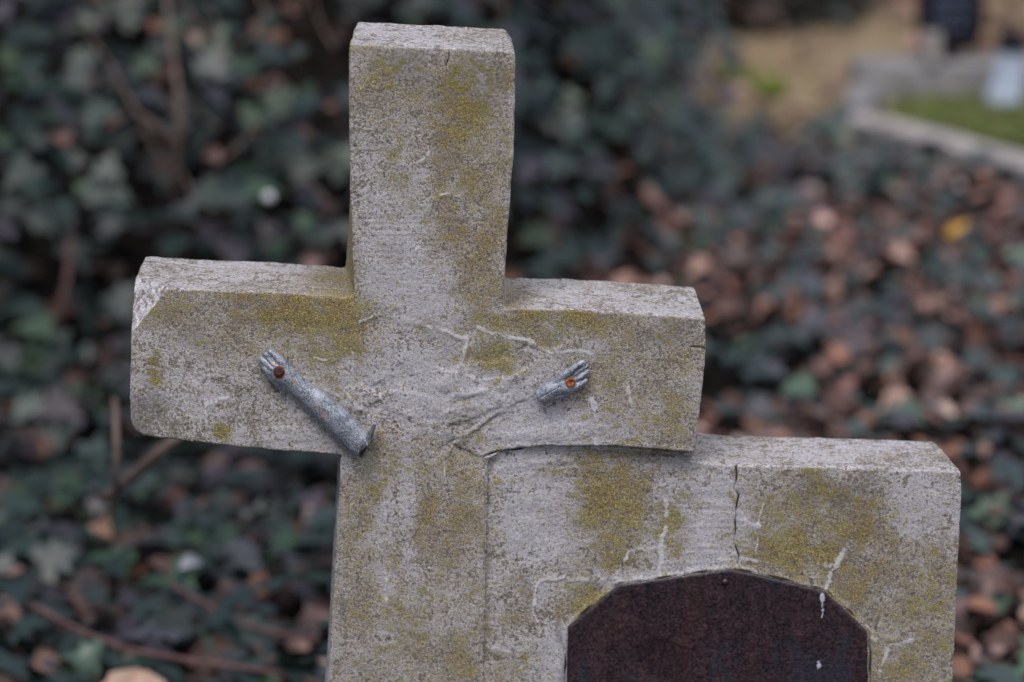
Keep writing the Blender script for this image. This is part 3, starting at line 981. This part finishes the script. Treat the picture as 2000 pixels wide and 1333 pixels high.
def dead_template(curl=0.35, wid=0.32, seed=0):
    r = np.random.default_rng(seed)
    V, F = [], []
    ny, nx = 7, 4
    for j in range(ny + 1):
        t = j / ny
        wv = wid * math.sin(math.pi * min(1, t * 0.97 + 0.015)) ** 0.75 * (1 + 0.12 * (j % 2))
        for i in range(nx + 1):
            u = (i / nx - 0.5) * 2
            x = u * wv
            z = curl * (u * u) * wv * 1.1 + 0.22 * math.sin(t * 3.0 + seed) - 0.12 + r.normal() * 0.02
            V.append((x, t - 0.5, z))
    for j in range(ny):
        for i in range(nx):
            a = j * (nx + 1) + i
            F.append([a, a + 1, a + nx + 2, a + nx + 1])
    return np.array(V), np.array(F)


def scatter(name, tmpl, pos, nrm, size, cols, mat, tint=0.25, spin=None):
    """bake many leaves into one mesh; pos (n,3), nrm (n,3) leaf normals, size (n,), cols (n,3)"""
    tv, tf = tmpl
    n = len(pos)
    z = nrm / np.linalg.norm(nrm, axis=1)[:, None]
    a = rng.uniform(0, 2 * np.pi, n) if spin is None else spin
    ref = np.stack([np.cos(a), np.sin(a), np.full(n, 0.01)], 1)
    x = np.cross(ref, z)
    x /= np.linalg.norm(x, axis=1)[:, None] + 1e-9
    y = np.cross(z, x)
    sx = rng.uniform(0.85, 1.15, n)
    fz = rng.uniform(0.4, 1.6, n)
    V = (tv[None, :, 0, None] * (x * sx[:, None])[:, None, :] + tv[None, :, 1, None] * y[:, None, :] + tv[None, :, 2, None] * (z * fz[:, None])[:, None, :])
    V = V * size[:, None, None] + pos[:, None, :]
    k = len(tv)
    F = tf[None] + (np.arange(n) * k)[:, None, None]
    o = mesh_np(name, V.reshape(-1, 3), F.reshape(-1, tf.shape[1]), mat, smooth=(tf.shape[1] == 4))
    cattr(o.data, 'leafcol', np.repeat(cols, k, axis=0))
    return V, F, o


def pal(cols, wts, n, var=0.2):
    c = np.array(cols)
    i = rng.choice(len(cols), n, p=np.array(wts) / sum(wts))
    return np.clip(c[i] * rng.uniform(1 - var, 1 + var, (n, 1)) * rng.uniform(0.93, 1.07, (n, 3)), 0, 1)


IVY_C = [(0.016, 0.026, 0.020), (0.010, 0.018, 0.014), (0.026, 0.046, 0.022), (0.035, 0.034, 0.034), (0.026, 0.020, 0.024)]
IVY_W = [4, 6, 1.6, 1.2, 1.8]
DEAD_C = [(0.15, 0.062, 0.045), (0.085, 0.040, 0.032), (0.27, 0.14, 0.105), (0.42, 0.27, 0.22), (0.04, 0.022, 0.020), (0.22, 0.085, 0.035), (0.14, 0.085, 0.08)]
DEAD_W = [4, 5.5, 2.0, 0.8, 5, 1.6, 3]


def keep_clear(x, y):
    """off the monument, the path and the grave bed"""
    m = ~((x > -0.20) & (x < 0.42) & (y > -0.03) & (y < 0.14))
    on_path = (x > 0.42 + 0.0 * y) & (y > PATH_Y(x))
    return m, on_path


KA, KB = G(1672, 222, 0.05)[:2], G(2060, 325, 0.05)[:2]


def PATH_Y(x):
    # near edge of the path: left end farther back; at the grave it follows the pale kerb
    return np.where(x < KA[0] - 0.05, 4.62 - 0.15 * (x - 0.4), KA[1] + (x - KA[0]) * (KB[1] - KA[1]) / (KB[0] - KA[0]) - 0.07)


def ivy_share(px, py, y):
    b = np.full(px.shape, 0.5)
    b = np.where(px < 1000, 0.97, b)
    b = np.where((px < 760) & (py > 820), 0.80, b)
    r = px >= 1000
    up = sstep(600, 430, py + 0.22 * (px - 1350) + 90 * clump(px / 90, py / 60, 1.0, 160))
    b = np.where(r, 0.16 + 0.85 * up + 0.35 * sstep(1350, 1050, px) * sstep(620, 450, py), b)
    return np.clip(b, 0, 1)


def clump(x, y, s, seed):
    return fbm(np.stack([x * s, y * s, np.zeros_like(x)], 1), 2, seed)


def field(n, x0, x1, y0, y1):
    return rng.uniform(x0, x1, n), rng.uniform(y0, y1, n)


def slope_n(x, y):
    e = 0.03
    zx = (bank(x + e, y) - bank(x - e, y)) / (2 * e)
    zy = (bank(x, y + e) - bank(x, y - e)) / (2 * e)
    return np.stack([-zx, -zy, np.ones_like(x)], 1)


# dead leaves
x, y = field(60000, -2.8, 3.0, -0.9, 7.5)
z = height(x, y)
px, py = proj(np.stack([x, y, z], 1))
cl, onp = keep_clear(x, y)
sh = ivy_share(px, py, y)
dens = np.clip(1.25 - sh, 0.15, 1) * np.where(bank(x, y) > 0.15, 0.38, 1) * (0.7 + 0.9 * clump(x, y, 2.2, 90))
m = cl & (~onp | ((y > 4.6) & (x < 0.78) & (rng.random(len(x)) < 0.16)) | ((y > 5.3) & (x > 1.0) & (rng.random(len(x)) < 0.8))) & (rng.uniform(0, 1, len(x)) < dens * 1.2)
x, y, z = x[m], y[m], z[m]
nn = slope_n(x, y) * 1.0 + rng.normal(size=(len(x), 3)) * 0.42 + np.array([0, -0.12, 0])
zz = z + rng.uniform(0.008, 0.055, len(x)) + np.where(bank(x, y) > 0.15, rng.uniform(0, 0.17, len(x)), 0)
half = len(x) // 2
sz = rng.uniform(0.024, 0.064, len(x))
cols = pal(DEAD_C, DEAD_W, len(x), 0.3)
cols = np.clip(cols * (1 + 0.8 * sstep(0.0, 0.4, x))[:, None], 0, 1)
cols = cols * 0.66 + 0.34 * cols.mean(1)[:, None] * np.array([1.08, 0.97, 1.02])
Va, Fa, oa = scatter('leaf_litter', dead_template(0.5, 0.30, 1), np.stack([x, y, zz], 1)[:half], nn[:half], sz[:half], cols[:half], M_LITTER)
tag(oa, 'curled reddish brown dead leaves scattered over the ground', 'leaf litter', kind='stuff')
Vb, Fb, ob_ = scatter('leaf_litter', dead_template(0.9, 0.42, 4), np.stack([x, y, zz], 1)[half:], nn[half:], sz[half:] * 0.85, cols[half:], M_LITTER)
# put both leaf shapes in one carpet object
def join_stuff(o1, o2):
    m1, m2 = o1.data, o2.data
    vs, cs, fs = [], [], []
    b = 0
    for m_ in (m1, m2):
        v = np.empty(len(m_.vertices) * 3, np.float32)
        m_.vertices.foreach_get('co', v)
        c = np.empty(len(m_.vertices) * 4, np.float32)
        m_.attributes['leafcol'].data.foreach_get('color', c)
        f = np.empty(len(m_.loops), np.int32)
        m_.loops.foreach_get('vertex_index', f)
        k = m_.polygons[0].loop_total
        vs.append(v.reshape(-1, 3)); cs.append(c.reshape(-1, 4)[:, :3]); fs.append(f.reshape(-1, k) + b)
        b += len(m_.vertices)
    o = mesh_np(o1.name.split('.')[0], np.vstack(vs), np.vstack(fs), m1.materials[0])
    cattr(o.data, 'leafcol', np.vstack(cs))
    for k_ in ('label', 'category', 'kind'):
        if k_ in o1: o[k_] = o1[k_]
    nm = o1.name
    for q, mm in ((o1, m1), (o2, m2)):
        bpy.data.objects.remove(q)
        bpy.data.meshes.remove(mm)
    o.name = nm
    o.data.name = nm
    return o


litter = join_stuff(oa, ob_)

# ivy
x, y = field(60000, -2.8, 3.0, -0.9, 7.5)
z = height(x, y)
px, py = proj(np.stack([x, y, z], 1))
cl, onp = keep_clear(x, y)
sh = ivy_share(px, py, y)
bk_ = bank(x, y)
dens = np.clip(sh * 1.0 + 0.75 * clump(x, y, 1.9, 120), 0.02, 1)
dens = np.where(bk_ > 0.12, 0.72 + 1.3 * clump(x, y, 3.2, 130), dens)
m = cl & ~onp & (rng.uniform(0, 1, len(x)) < dens * np.where((bk_ > 0.12) | (x < -0.1), 0.85, 0.62))
x, y, z, bk_ = x[m], y[m], z[m], bk_[m]
nn = slope_n(x, y)
nn /= np.linalg.norm(nn, axis=1)[:, None]
thick = np.where(bk_ > 0.1, 0.24, 0.075)
up_ = rng.uniform(0.01, 1, len(x)) * thick
pos = np.stack([x, y, z], 1) + nn * up_[:, None]
ln = nn * 0.9 + np.array([0, -0.15, 0.45]) + rng.normal(size=(len(x), 3)) * 0.48
sz = rng.uniform(0.030, 0.072, len(x))
ic = pal(IVY_C, IVY_W, len(x), 0.35) * np.array([1.6, 1.7, 2.0])  # bluish lift paints sky sheen into the leaf colour
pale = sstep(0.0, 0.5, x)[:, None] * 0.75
ic = ic * (1 - pale) + pale * (ic * 1.3 + np.array([0.036, 0.042, 0.046]))  # leaves to the right painted greyer and lighter for sheen
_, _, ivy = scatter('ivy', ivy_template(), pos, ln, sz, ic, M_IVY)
tag(ivy, 'dark green ivy leaves covering the ground and the bank behind the cross', 'ivy', kind='stuff')

# grass: in the grave bed and sparse dry tufts on the path
def blades(name, x, y, z, L, cols, mat, wid=0.0022):
    n = len(x)
    a = rng.uniform(0, 2 * np.pi, n)
    lean = rng.uniform(0.1, 0.7, n) * L
    dx, dy = np.cos(a), np.sin(a)
    px_, py_ = -dy * wid, dx * wid
    V = np.zeros((n, 6, 3))
    b = np.stack([x, y, z], 1)
    for k, (t, ww) in enumerate(((0, 1.0), (0.55, 0.8), (1.0, 0.15))):
        c = b + np.stack([dx * lean * t * t, dy * lean * t * t, L * t * (1 - 0.25 * t)], 1)
        o_ = np.stack([px_ * ww, py_ * ww, np.zeros(n)], 1)
        V[:, 2 * k] = c - o_
        V[:, 2 * k + 1] = c + o_
    f = np.array([[0, 1, 3, 2], [2, 3, 5, 4]])
    F = f[None] + (np.arange(n) * 6)[:, None, None]
    o = mesh_np(name, V.reshape(-1, 3), F.reshape(-1, 4), mat)
    cattr(o.data, 'leafcol', np.repeat(cols, 6, axis=0))
    return o


# ------------------------------------------------------------------ the small grave at the right rear
def rough_box(name, p0, p1, wid, hgt, mat, parent=None, taper=0.0):
    """kerb bar from p0 to p1 on the ground, slightly uneven"""
    import bmesh
    p0, p1 = np.array(p0), np.array(p1)
    L = np.linalg.norm(p1 - p0)
    d = (p1 - p0) / L
    s_ = np.array([-d[1], d[0]])
    n = max(4, int(L / 0.03))
    V, F = [], []
    b = 0.006
    prof = [(-wid / 2, -0.03), (-wid / 2, hgt - b), (-wid / 2 + b, hgt), (wid / 2 - b, hgt), (wid / 2, hgt - b), (wid / 2, -0.03)]
    for k in range(n + 1):
        c = p0 + d * L * k / n
        for u, h in prof:
            V.append((c[0] + s_[0] * u, c[1] + s_[1] * u, h))
    V = np.array(V)
    V += 0.0025 * np.stack([fbm(V * 22, 2, 70 + k) for k in range(3)], 1)
    m_ = len(prof)
    for k in range(n):
        for i in range(m_):
            j = (i + 1) % m_
            F.append([k * m_ + i, k * m_ + j, (k + 1) * m_ + j, (k + 1) * m_ + i])
    F.append(list(range(m_)))
    F.append([n * m_ + i for i in range(m_)][::-1])
    o = mesh_np(name, V, F, mat, parent, smooth=False)
    bm = bmesh.new(); bm.from_mesh(o.data)
    bmesh.ops.recalc_face_normals(bm, faces=bm.faces[:])
    bm.to_mesh(o.data); bm.free()
    return o


kerb = bpy.data.objects.new('grave_surround', None)
C.objects.link(kerb)
tag(kerb, 'low pale stone grave surround with a grassy bed at the rear right', 'grave surround')
KA, KB = G(1672, 222, 0.05)[:2], G(2060, 325, 0.05)[:2]
o = rough_box('front_kerb', KA, KB + (KB - KA) * 0.4, 0.085, 0.05, M_KERB, kerb)
o['label'] = 'long pale pinkish kerb running diagonally in front of the grass'
KC, KD = G(1665, 200, 0)[:2], G(2200, 190, 0)[:2]
o = rough_box('rear_kerb', KC, KD, 0.11, 0.10, M_KERB2, kerb)
o = rough_box('side_kerb', KC + np.array([0.03, -0.03]), KA + np.array([0.0, 0.05]), 0.07, 0.06, M_KERB2, kerb)

# grass bed
n = 9000
t, u = rng.random(n), rng.random(n)
c0, c1 = KA + np.array([0.06, 0.06]), KB + np.array([0.3, 0.02])
c2, c3 = KC + np.array([0.10, -0.06]), KD + np.array([0, -0.06])
A_ = c0[None] * (1 - t[:, None]) + c1[None] * t[:, None]
B_ = c2[None] * (1 - t[:, None]) + c3[None] * t[:, None]
XY = A_ * (1 - u[:, None]) + B_ * u[:, None]
gz = height(XY[:, 0], XY[:, 1]) + 0.004
g = blades('grass', XY[:, 0], XY[:, 1], gz, rng.uniform(0.02, 0.05, n), pal([(0.16, 0.23, 0.05), (0.25, 0.28, 0.09), (0.09, 0.15, 0.04), (0.28, 0.22, 0.13)], [4, 3, 3, 2.5], n), M_GRASS, 0.003)
tag(g, 'short bright green grass inside the grave kerb', 'grass', kind='stuff')

# dry grass on the path
n = 26000
x, y = rng.uniform(0.34, 2.6, n), rng.uniform(4.6, 9.5, n)
ok = (y > PATH_Y(x) + 0.02) & ~((x > 0.78) & (y < 5.75)) & (rng.random(n) < 0.35 + 0.9 * clump(x, y, 2.5, 150))
x, y = x[ok], y[ok]
d = blades('dry_grass', x, y, height(x, y) + 0.006, rng.uniform(0.008, 0.03, len(x)), pal([(0.40, 0.31, 0.18), (0.30, 0.21, 0.12), (0.24, 0.15, 0.10), (0.46, 0.38, 0.22)], [4, 3, 2, 2], len(x)), M_GRASS, 0.003)
tag(d, 'flattened straw coloured grass on the path', 'dry grass', kind='stuff')
for i, (qx, qy, r_) in enumerate(((1442, 155, 0.035), (1505, 178, 0.035))):
    c = G(qx, qy, 0.01)
    n = 700
    a, rr = rng.uniform(0, 6.28, n), r_ * np.sqrt(rng.random(n))
    x, y = c[0] + rr * np.cos(a), c[1] + 1.5 * rr * np.sin(a)
    t_ = blades('grass_tuft', x, y, height(x, y) + 0.004, rng.uniform(0.015, 0.05, n), pal([(0.22, 0.32, 0.04), (0.30, 0.38, 0.07)], [1, 1], n), M_GRASS, 0.003)
    tag(t_, ('yellow green grass tuft on the sandy path, nearer the ivy bank', 'green grass tuft on the sandy path, nearer the grave surround')[i], 'grass tuft', 'green tufts on the path')

# small black plaque on a stem, standing behind the rear kerb
pl = bpy.data.objects.new('memorial_plaque', None)
C.objects.link(pl)
base = G(1862, 128, 0.10)
pl.location = (base[0], base[1] + 0.08, -0.028)
tag(pl, 'small black memorial plaque with faded pale lettering behind the grave kerb', 'plaque')


def shield(wd, ht, th, z0_, ncorner=10):
    pts = [(-wd / 2, ht), (wd / 2, ht)]
    for k in range(ncorner + 1):
        a = -math.pi / 2 * k / ncorner
        pts.append((wd / 2 - wd * 0.3 + wd * 0.3 * math.cos(a), ht * 0.28 + ht * 0.28 * math.sin(a)))
    for k in range(ncorner + 1):
        a = -math.pi / 2 - math.pi / 2 * k / ncorner
        pts.append((-wd / 2 + wd * 0.3 + wd * 0.3 * math.cos(a), ht * 0.28 + ht * 0.28 * math.sin(a)))
    V = [(x_, -th / 2, z_ + z0_) for x_, z_ in pts] + [(x_, th / 2, z_ + z0_) for x_, z_ in pts]
    n = len(pts)
    F = [list(range(n))[::-1], list(range(n, 2 * n))] + [[i, (i + 1) % n, (i + 1) % n + n, i + n] for i in range(n)]
    return V, F


V, F = shield(0.158, 0.22, 0.03, 0.15)
o = mesh_np('tablet', V, F, M_BLACK, pl, smooth=False)
bv = o.modifiers.new('b', 'BEVEL'); bv.width = 0.003; bv.segments = 2
tablet = o
# illegible faded lines of lettering
rr_ = random.Random(4)
lv, lf = [], []
for zc, hh, x0, x1, st in ((0.238, 0.018, -0.043, 0.043, 0.0095), (0.205, 0.010, -0.036, 0.036, 0.0075), (0.275, 0.020, -0.043, 0.043, 0.0095), (0.307, 0.02, -0.043, 0.043, 0.0095)):
    xx = x0
    while xx < x1:
        ww = st * 0.72
        # each worn character: an upright and one or two bars
        bars = [(xx, zc - hh / 2, xx + ww * 0.3, zc + hh / 2)]
        if rr_.random() < .7: bars.append((xx + ww * .3, zc + hh * .28, xx + ww, zc + hh / 2))
        if rr_.random() < .7: bars.append((xx + ww * .3, zc - hh / 2, xx + ww, zc - hh * .28))
        if rr_.random() < .5: bars.append((xx + ww * .7, zc - hh * .28, xx + ww, zc + hh * .28))
        for a0, b0, a1, b1 in bars:
            b = len(lv)
            lv += [(a0, -0.0165, b0), (a1, -0.0165, b0), (a1, -0.0165, b1), (a0, -0.0165, b1), (a0, -0.014, b0), (a1, -0.014, b0), (a1, -0.014, b1), (a0, -0.014, b1)]
            lf += [[b, b + 1, b + 2, b + 3], [b + 4, b + 7, b + 6, b + 5], [b, b + 4, b + 5, b + 1], [b + 1, b + 5, b + 6, b + 2], [b + 2, b + 6, b + 7, b + 3], [b + 3, b + 7, b + 4, b]]
        xx += st
mesh_np('lettering', np.array(lv), lf, M_LETTER, tablet, smooth=False)
lathe('stem', [(0.03, -0.02), (0.03, 0.02), (0.012, 0.03), (0.012, 0.15), (0.025, 0.162)], 20, (0, 0, 0), (0, 0, 1), M_BLACK, pl)

# bluish pale marker standing at the right end of the kerb
mk = G(1958, 222, 0.0)


def post(name, c, w0, w1, h, tilt, mat, label, cat, dpt=0.05):
    V, F = [], []
    k = 14
    for i in range(k + 1):
        t = i / k
        ww = w0 + (w1 - w0) * sstep(0, 1, np.float64(t))
        xo = tilt * t
        for a, b in ((-.5, -.38), (-.38, -.5), (.38, -.5), (.5, -.38), (.5, .38), (.38, .5), (-.38, .5), (-.5, .38)):
            V.append((xo + a * ww, b * dpt, h * t))
    V = np.array(V)
    V[:, :2] += 0.002 * np.stack([fbm(V * 30, 2, s) for s in (1, 2)], 1)
    for i in range(k):
        for j in range(8):
            q = (j + 1) % 8
            F.append([i * 8 + j, i * 8 + q, (i + 1) * 8 + q, (i + 1) * 8 + j])
    F.append(list(range(8))[::-1])
    F.append([k * 8 + j for j in range(8)])
    o = mesh_np(name, V, F, mat, smooth=False)
    o.location = c
    tag(o, label, cat)
    return o
    return o


lant = post('grave_lantern', (mk[0] - 0.005, mk[1], 0), 0.078, 0.058, 0.15, 0.022, M_MARBLE, 'pale bluish grave lantern with a dark cap standing at the right of the grave bed', 'grave lantern')
lathe('cap', [(0.030, 0.0), (0.040, 0.004), (0.040, 0.016), (0.030, 0.034), (0.014, 0.046), (0.002, 0.048)], 18, (0.022, 0, 0.149), (0, 0, 1), M_BLACK, lant)
p_ = G(1823, 118, 0.11)
post('stone_vase', (p_[0], p_[1], 0.105), 0.028, 0.04, 0.07, -0.005, M_KERB, 'small pale stone vase standing on the rear kerb beside the black plaque', 'vase', 0.03)

# ------------------------------------------------------------------ shrubs behind the path (dark masses at the top)
def shrub(name, c, rx, ry, h, n, label):
    root = bpy.data.objects.new(name, None)
    C.objects.link(root)
    root.location = c
    tag(root, label, 'shrub', 'low shrubs behind the path')
    a = rng.uniform(0, 2 * np.pi, n)
    el = np.arcsin(rng.uniform(0, 1, n))
    r_ = rng.uniform(0.55, 1.05, n)
    d_ = np.stack([np.cos(a) * np.cos(el), np.sin(a) * np.cos(el), np.sin(el)], 1)
    r_ = r_ * (1 + 0.3 * fbm(d_ * 2.5, 2, int(c[0] * 10) % 50))
    ps = d_ * r_[:, None] * np.array([rx, ry, h])
    V_, F_, o = scatter('foliage', ivy_template(), ps, d_ + rng.normal(size=(n, 3)) * 0.5, rng.uniform(0.03, 0.07, n), pal([(0.03, 0.038, 0.03), (0.05, 0.035, 0.03), (0.09, 0.05, 0.04), (0.02, 0.025, 0.02)], [4, 3, 2, 3], n, .3), M_IVY)
    o.parent = root
    parts = []
    for k in range(7):
        aa = k * 0.9
        q0 = np.array([0.03 * math.cos(aa), 0.03 * math.sin(aa), -0.03])
        q1 = np.array([rx * 0.35 * math.cos(aa), ry * 0.35 * math.sin(aa), h * 0.5])
        q2 = np.array([rx * 0.75 * math.cos(aa + .3), ry * 0.75 * math.sin(aa + .3), h * 0.85])
        s = tube([q0, q1, q2], [0.012, 0.008, 0.003])
        parts.append(s)
    ot = merge(parts)
    ot.name = 'stems'; ot.data.name = 'stems'
    ot.data.materials.append(M_BARK)
    ot.parent = root
    return root


def tube(pts, rad, seg=8, sub=6):
    n = len(pts)
    T = np.linspace(0, n - 1, (n - 1) * sub + 1)
    q = np.array([[np.interp(t, range(n), [p[k] for p in pts]) for k in range(3)] for t in T])
    r_ = np.interp(T, range(n), rad)
    for _ in range(4): q[1:-1] = (q[:-2] + q[2:] + 2 * q[1:-1]) / 4
    tn = np.gradient(q, axis=0)
    tn /= np.linalg.norm(tn, axis=1)[:, None]
    V, F = [], []
    for c, rr, t in zip(q, r_, tn):
        a0 = np.array([0, 0, 1.0]) if abs(t[2]) < 0.9 else np.array([1.0, 0, 0])
        u = np.cross(t, a0); u /= np.linalg.norm(u)
        v = np.cross(t, u)
        for i in range(seg):
            a = 2 * math.pi * i / seg
            V.append(c + rr * (u * math.cos(a) + v * math.sin(a)))
    m_ = len(q)
    for k in range(m_ - 1):
        for i in range(seg):
            j = (i + 1) % seg
            F.append([k * seg + i, k * seg + j, (k + 1) * seg + j, (k + 1) * seg + i])
    F.append(list(range(seg))[::-1])
    F.append([(m_ - 1) * seg + i for i in range(seg)])
    return V, F


s1 = G(1420, 62, 0.0)
shrub('shrub', (s1[0], s1[1] + 0.2, 0), 0.36, 0.35, 0.42, 1900, 'dark low shrub behind the sandy path, next to the ivy bank')
s2 = G(1590, 50, 0.0)
shrub('shrub', (s2[0] - 0.02, s2[1] + 0.25, 0), 0.20, 0.3, 0.30, 900, 'smaller dark shrub behind the sandy path, nearer the black plaque')


# ------------------------------------------------------------------ twigs, vines and single leaves one can pick out
def twig(name, spec, rad, mat, label, cat, group=None, forks=()):
    """spec: photo px + height above ground (m) + depth y"""
    pts = [P(a, b, yy) for a, b, yy in spec]
    parts = [tube(pts, rad)]
    for fs, fr__ in forks: parts.append(tube([P(a, b, yy) for a, b, yy in fs], fr__))
    o = merge(parts)
    o.name = name; o.data.name = name
    o.data.materials.append(mat)
    o.data.polygons.foreach_set('use_smooth', np.ones(len(o.data.polygons), dtype=bool))
    tag(o, label, cat, group)
    return o


twig('bare_branch', [(335, 385, 2.63), (350, 290, 2.58), (352, 225, 2.56), (345, 150, 2.58), (330, 60, 2.63), (322, -60, 2.78)], [0.008, 0.007, 0.006, 0.0045, 0.004, 0.003], M_BARK,
     'upright pale bare stem with thin side twigs in front of the ivy bank', 'branch', forks=[([(340, 345, 2.61), (300, 290, 2.58), (262, 210, 2.58), (205, 110, 2.63), (170, 60, 2.68)], [0.004, 0.0035, 0.003, 0.002, 0.0015]), ([(338, 270, 2.58), (290, 235, 2.56), (262, 215, 2.58)], [0.004, 0.004, 0.003])])
twig('bare_branch', [(110, 650, 2.45), (120, 600, 2.42), (132, 545, 2.42), (138, 480, 2.5), (140, 400, 2.7)], [0.008, 0.007, 0.006, 0.005, 0.004], M_VINE, 'short purplish stem left of the broken arm end of the cross', 'branch')
twig('bare_branch', [(200, 975, 1.05), (260, 930, 1.0), (310, 885, 0.95), (350, 850, 0.95), (420, 800, 1.0)], [0.006, 0.0075, 0.007, 0.006, 0.004], M_BARK, 'brown slanting branch just under the left arm of the cross', 'branch')
twig('bare_branch', [(222, 1000, 1.05), (226, 930, 1.0), (228, 860, 1.0), (224, 780, 1.1)], [0.004, 0.004, 0.004, 0.003], M_BARK, 'thin upright twig crossing the slanting branch at the lower left', 'branch')
twig('vine', [(60, 1180, 1.1), (160, 1235, 1.05), (250, 1270, 1.02), (380, 1292, 1.0), (520, 1310, 1.0), (660, 1345, 1.0)], [0.0035] * 6, M_VINE, 'thin purplish vine running across the leaves at the bottom left', 'vine')
twig('vine', [(330, 1140, 1.25), (420, 1190, 1.2), (500, 1230, 1.15), (620, 1250, 1.15)], [0.003] * 4, M_VINE, 'short purplish runner between ivy leaves beside the base of the cross', 'vine')
twig('fallen_stick', [(1700, 846, 1.93), (1790, 836, 1.92), (1870, 838, 1.95), (1940, 824, 2.0), (2060, 838, 2.0)], [0.002, 0.004, 0.006, 0.008, 0.008], M_SOIL, 'dark fallen stick lying in the dead leaves behind the side block', 'stick')
twig('bare_branch', [(1150, 170, 4.1), (1155, 110, 4.1), (1150, 60, 4.15), (1140, -40, 4.2)], [0.012, 0.011, 0.010, 0.008], M_VINE, 'reddish upright stem in the dark ivy right of the cross top', 'branch')
for i in range(16):
    a0, b0 = rng.uniform(150, 660), rng.uniform(20, 420)
    yy = rng.uniform(2.55, 2.8)
    aa = rng.uniform(-1, 1)
    pts = [P(a0 + k * 45 * math.sin(aa) + rng.normal() * 8, b0 - k * 40 * math.cos(aa), yy + 0.02 * k) for k in range(4)]
    V, F = tube(pts, [0.0025, 0.002, 0.0017, 0.001])
    o = mesh_np('twig', np.array(V), F, M_BARK)
    tag(o, 'thin bare brown twig among many in the dark ivy bank', 'twig', 'thin bare twigs in the ivy bank')


def single_leaf(name, qx, qy, hz, size, col, tmpl, mat, label, cat, nrm=(0, -0.5, 0.9), spin=0.3):
    c = G(qx, qy, hz)
    zc = float(height(np.array([c[0]]), np.array([c[1]]))[0])
    c = G(qx, qy, zc + hz)
    _, _, o = scatter(name, tmpl, np.array([c]), np.array([nrm], float), np.array([size]), np.array([col]), mat, spin=np.array([spin]))
    sm = o.modifiers.new('s', 'SOLIDIFY'); sm.thickness = 0.0006
    tag(o, label, cat)
    return o


single_leaf('yellow_leaf', 1874, 452, 0.07, 0.048, (0.60, 0.34, 0.06), ivy_template(), M_LITTER, 'bright yellow fallen leaf among the brown leaves at the right', 'leaf', (0, -0.8, .7), 1.2)
single_leaf('dead_leaf', 262, 1364, 0.10, 0.10, (0.52, 0.36, 0.29), dead_template(1.5, 0.36, 9), M_LITTER, 'large pale pinkish dead leaf at the bottom left edge', 'leaf', (0.1, -0.6, 0.9), 1.5)
single_leaf('ivy_leaf', 165, 1285, 0.14, 0.046, (0.07, 0.12, 0.09), ivy_template(), M_IVY, 'single pale green ivy leaf above the large pinkish leaf', 'leaf', (0, -0.9, 0.5), 3.0)
single_leaf('ivy_leaf', 375, 1100, 0.13, 0.045, (0.30, 0.30, 0.36), dead_template(0.4, 0.22, 7), M_IVY, 'silvery shining narrow leaf in the ivy at the lower left', 'leaf', (0.4, -0.6, 0.8), 0.9)
single_leaf('dead_leaf', 200, 1030, 0.12, 0.048, (0.34, 0.22, 0.16), dead_template(1.3, 0.34, 9), M_LITTER, 'crumpled tan leaf below the slanting branch', 'leaf', (-0.3, -0.6, 0.8), 2.0)
c = P(525, 385, 2.45)
lathe('white_berry', [(0.001, -0.012), (0.005, -0.008), (0.008, -0.003), (0.0082, 0.003), (0.005, 0.007), (0.001, 0.012)], 16, c, (0, -0.6, 1), M_WHITE, None, 0.001, 2)  # white ball added to stand for an out-of-focus highlight
tag(bpy.data.objects['white_berry'], 'small round white berry in the dark ivy left of the upright', 'berry')
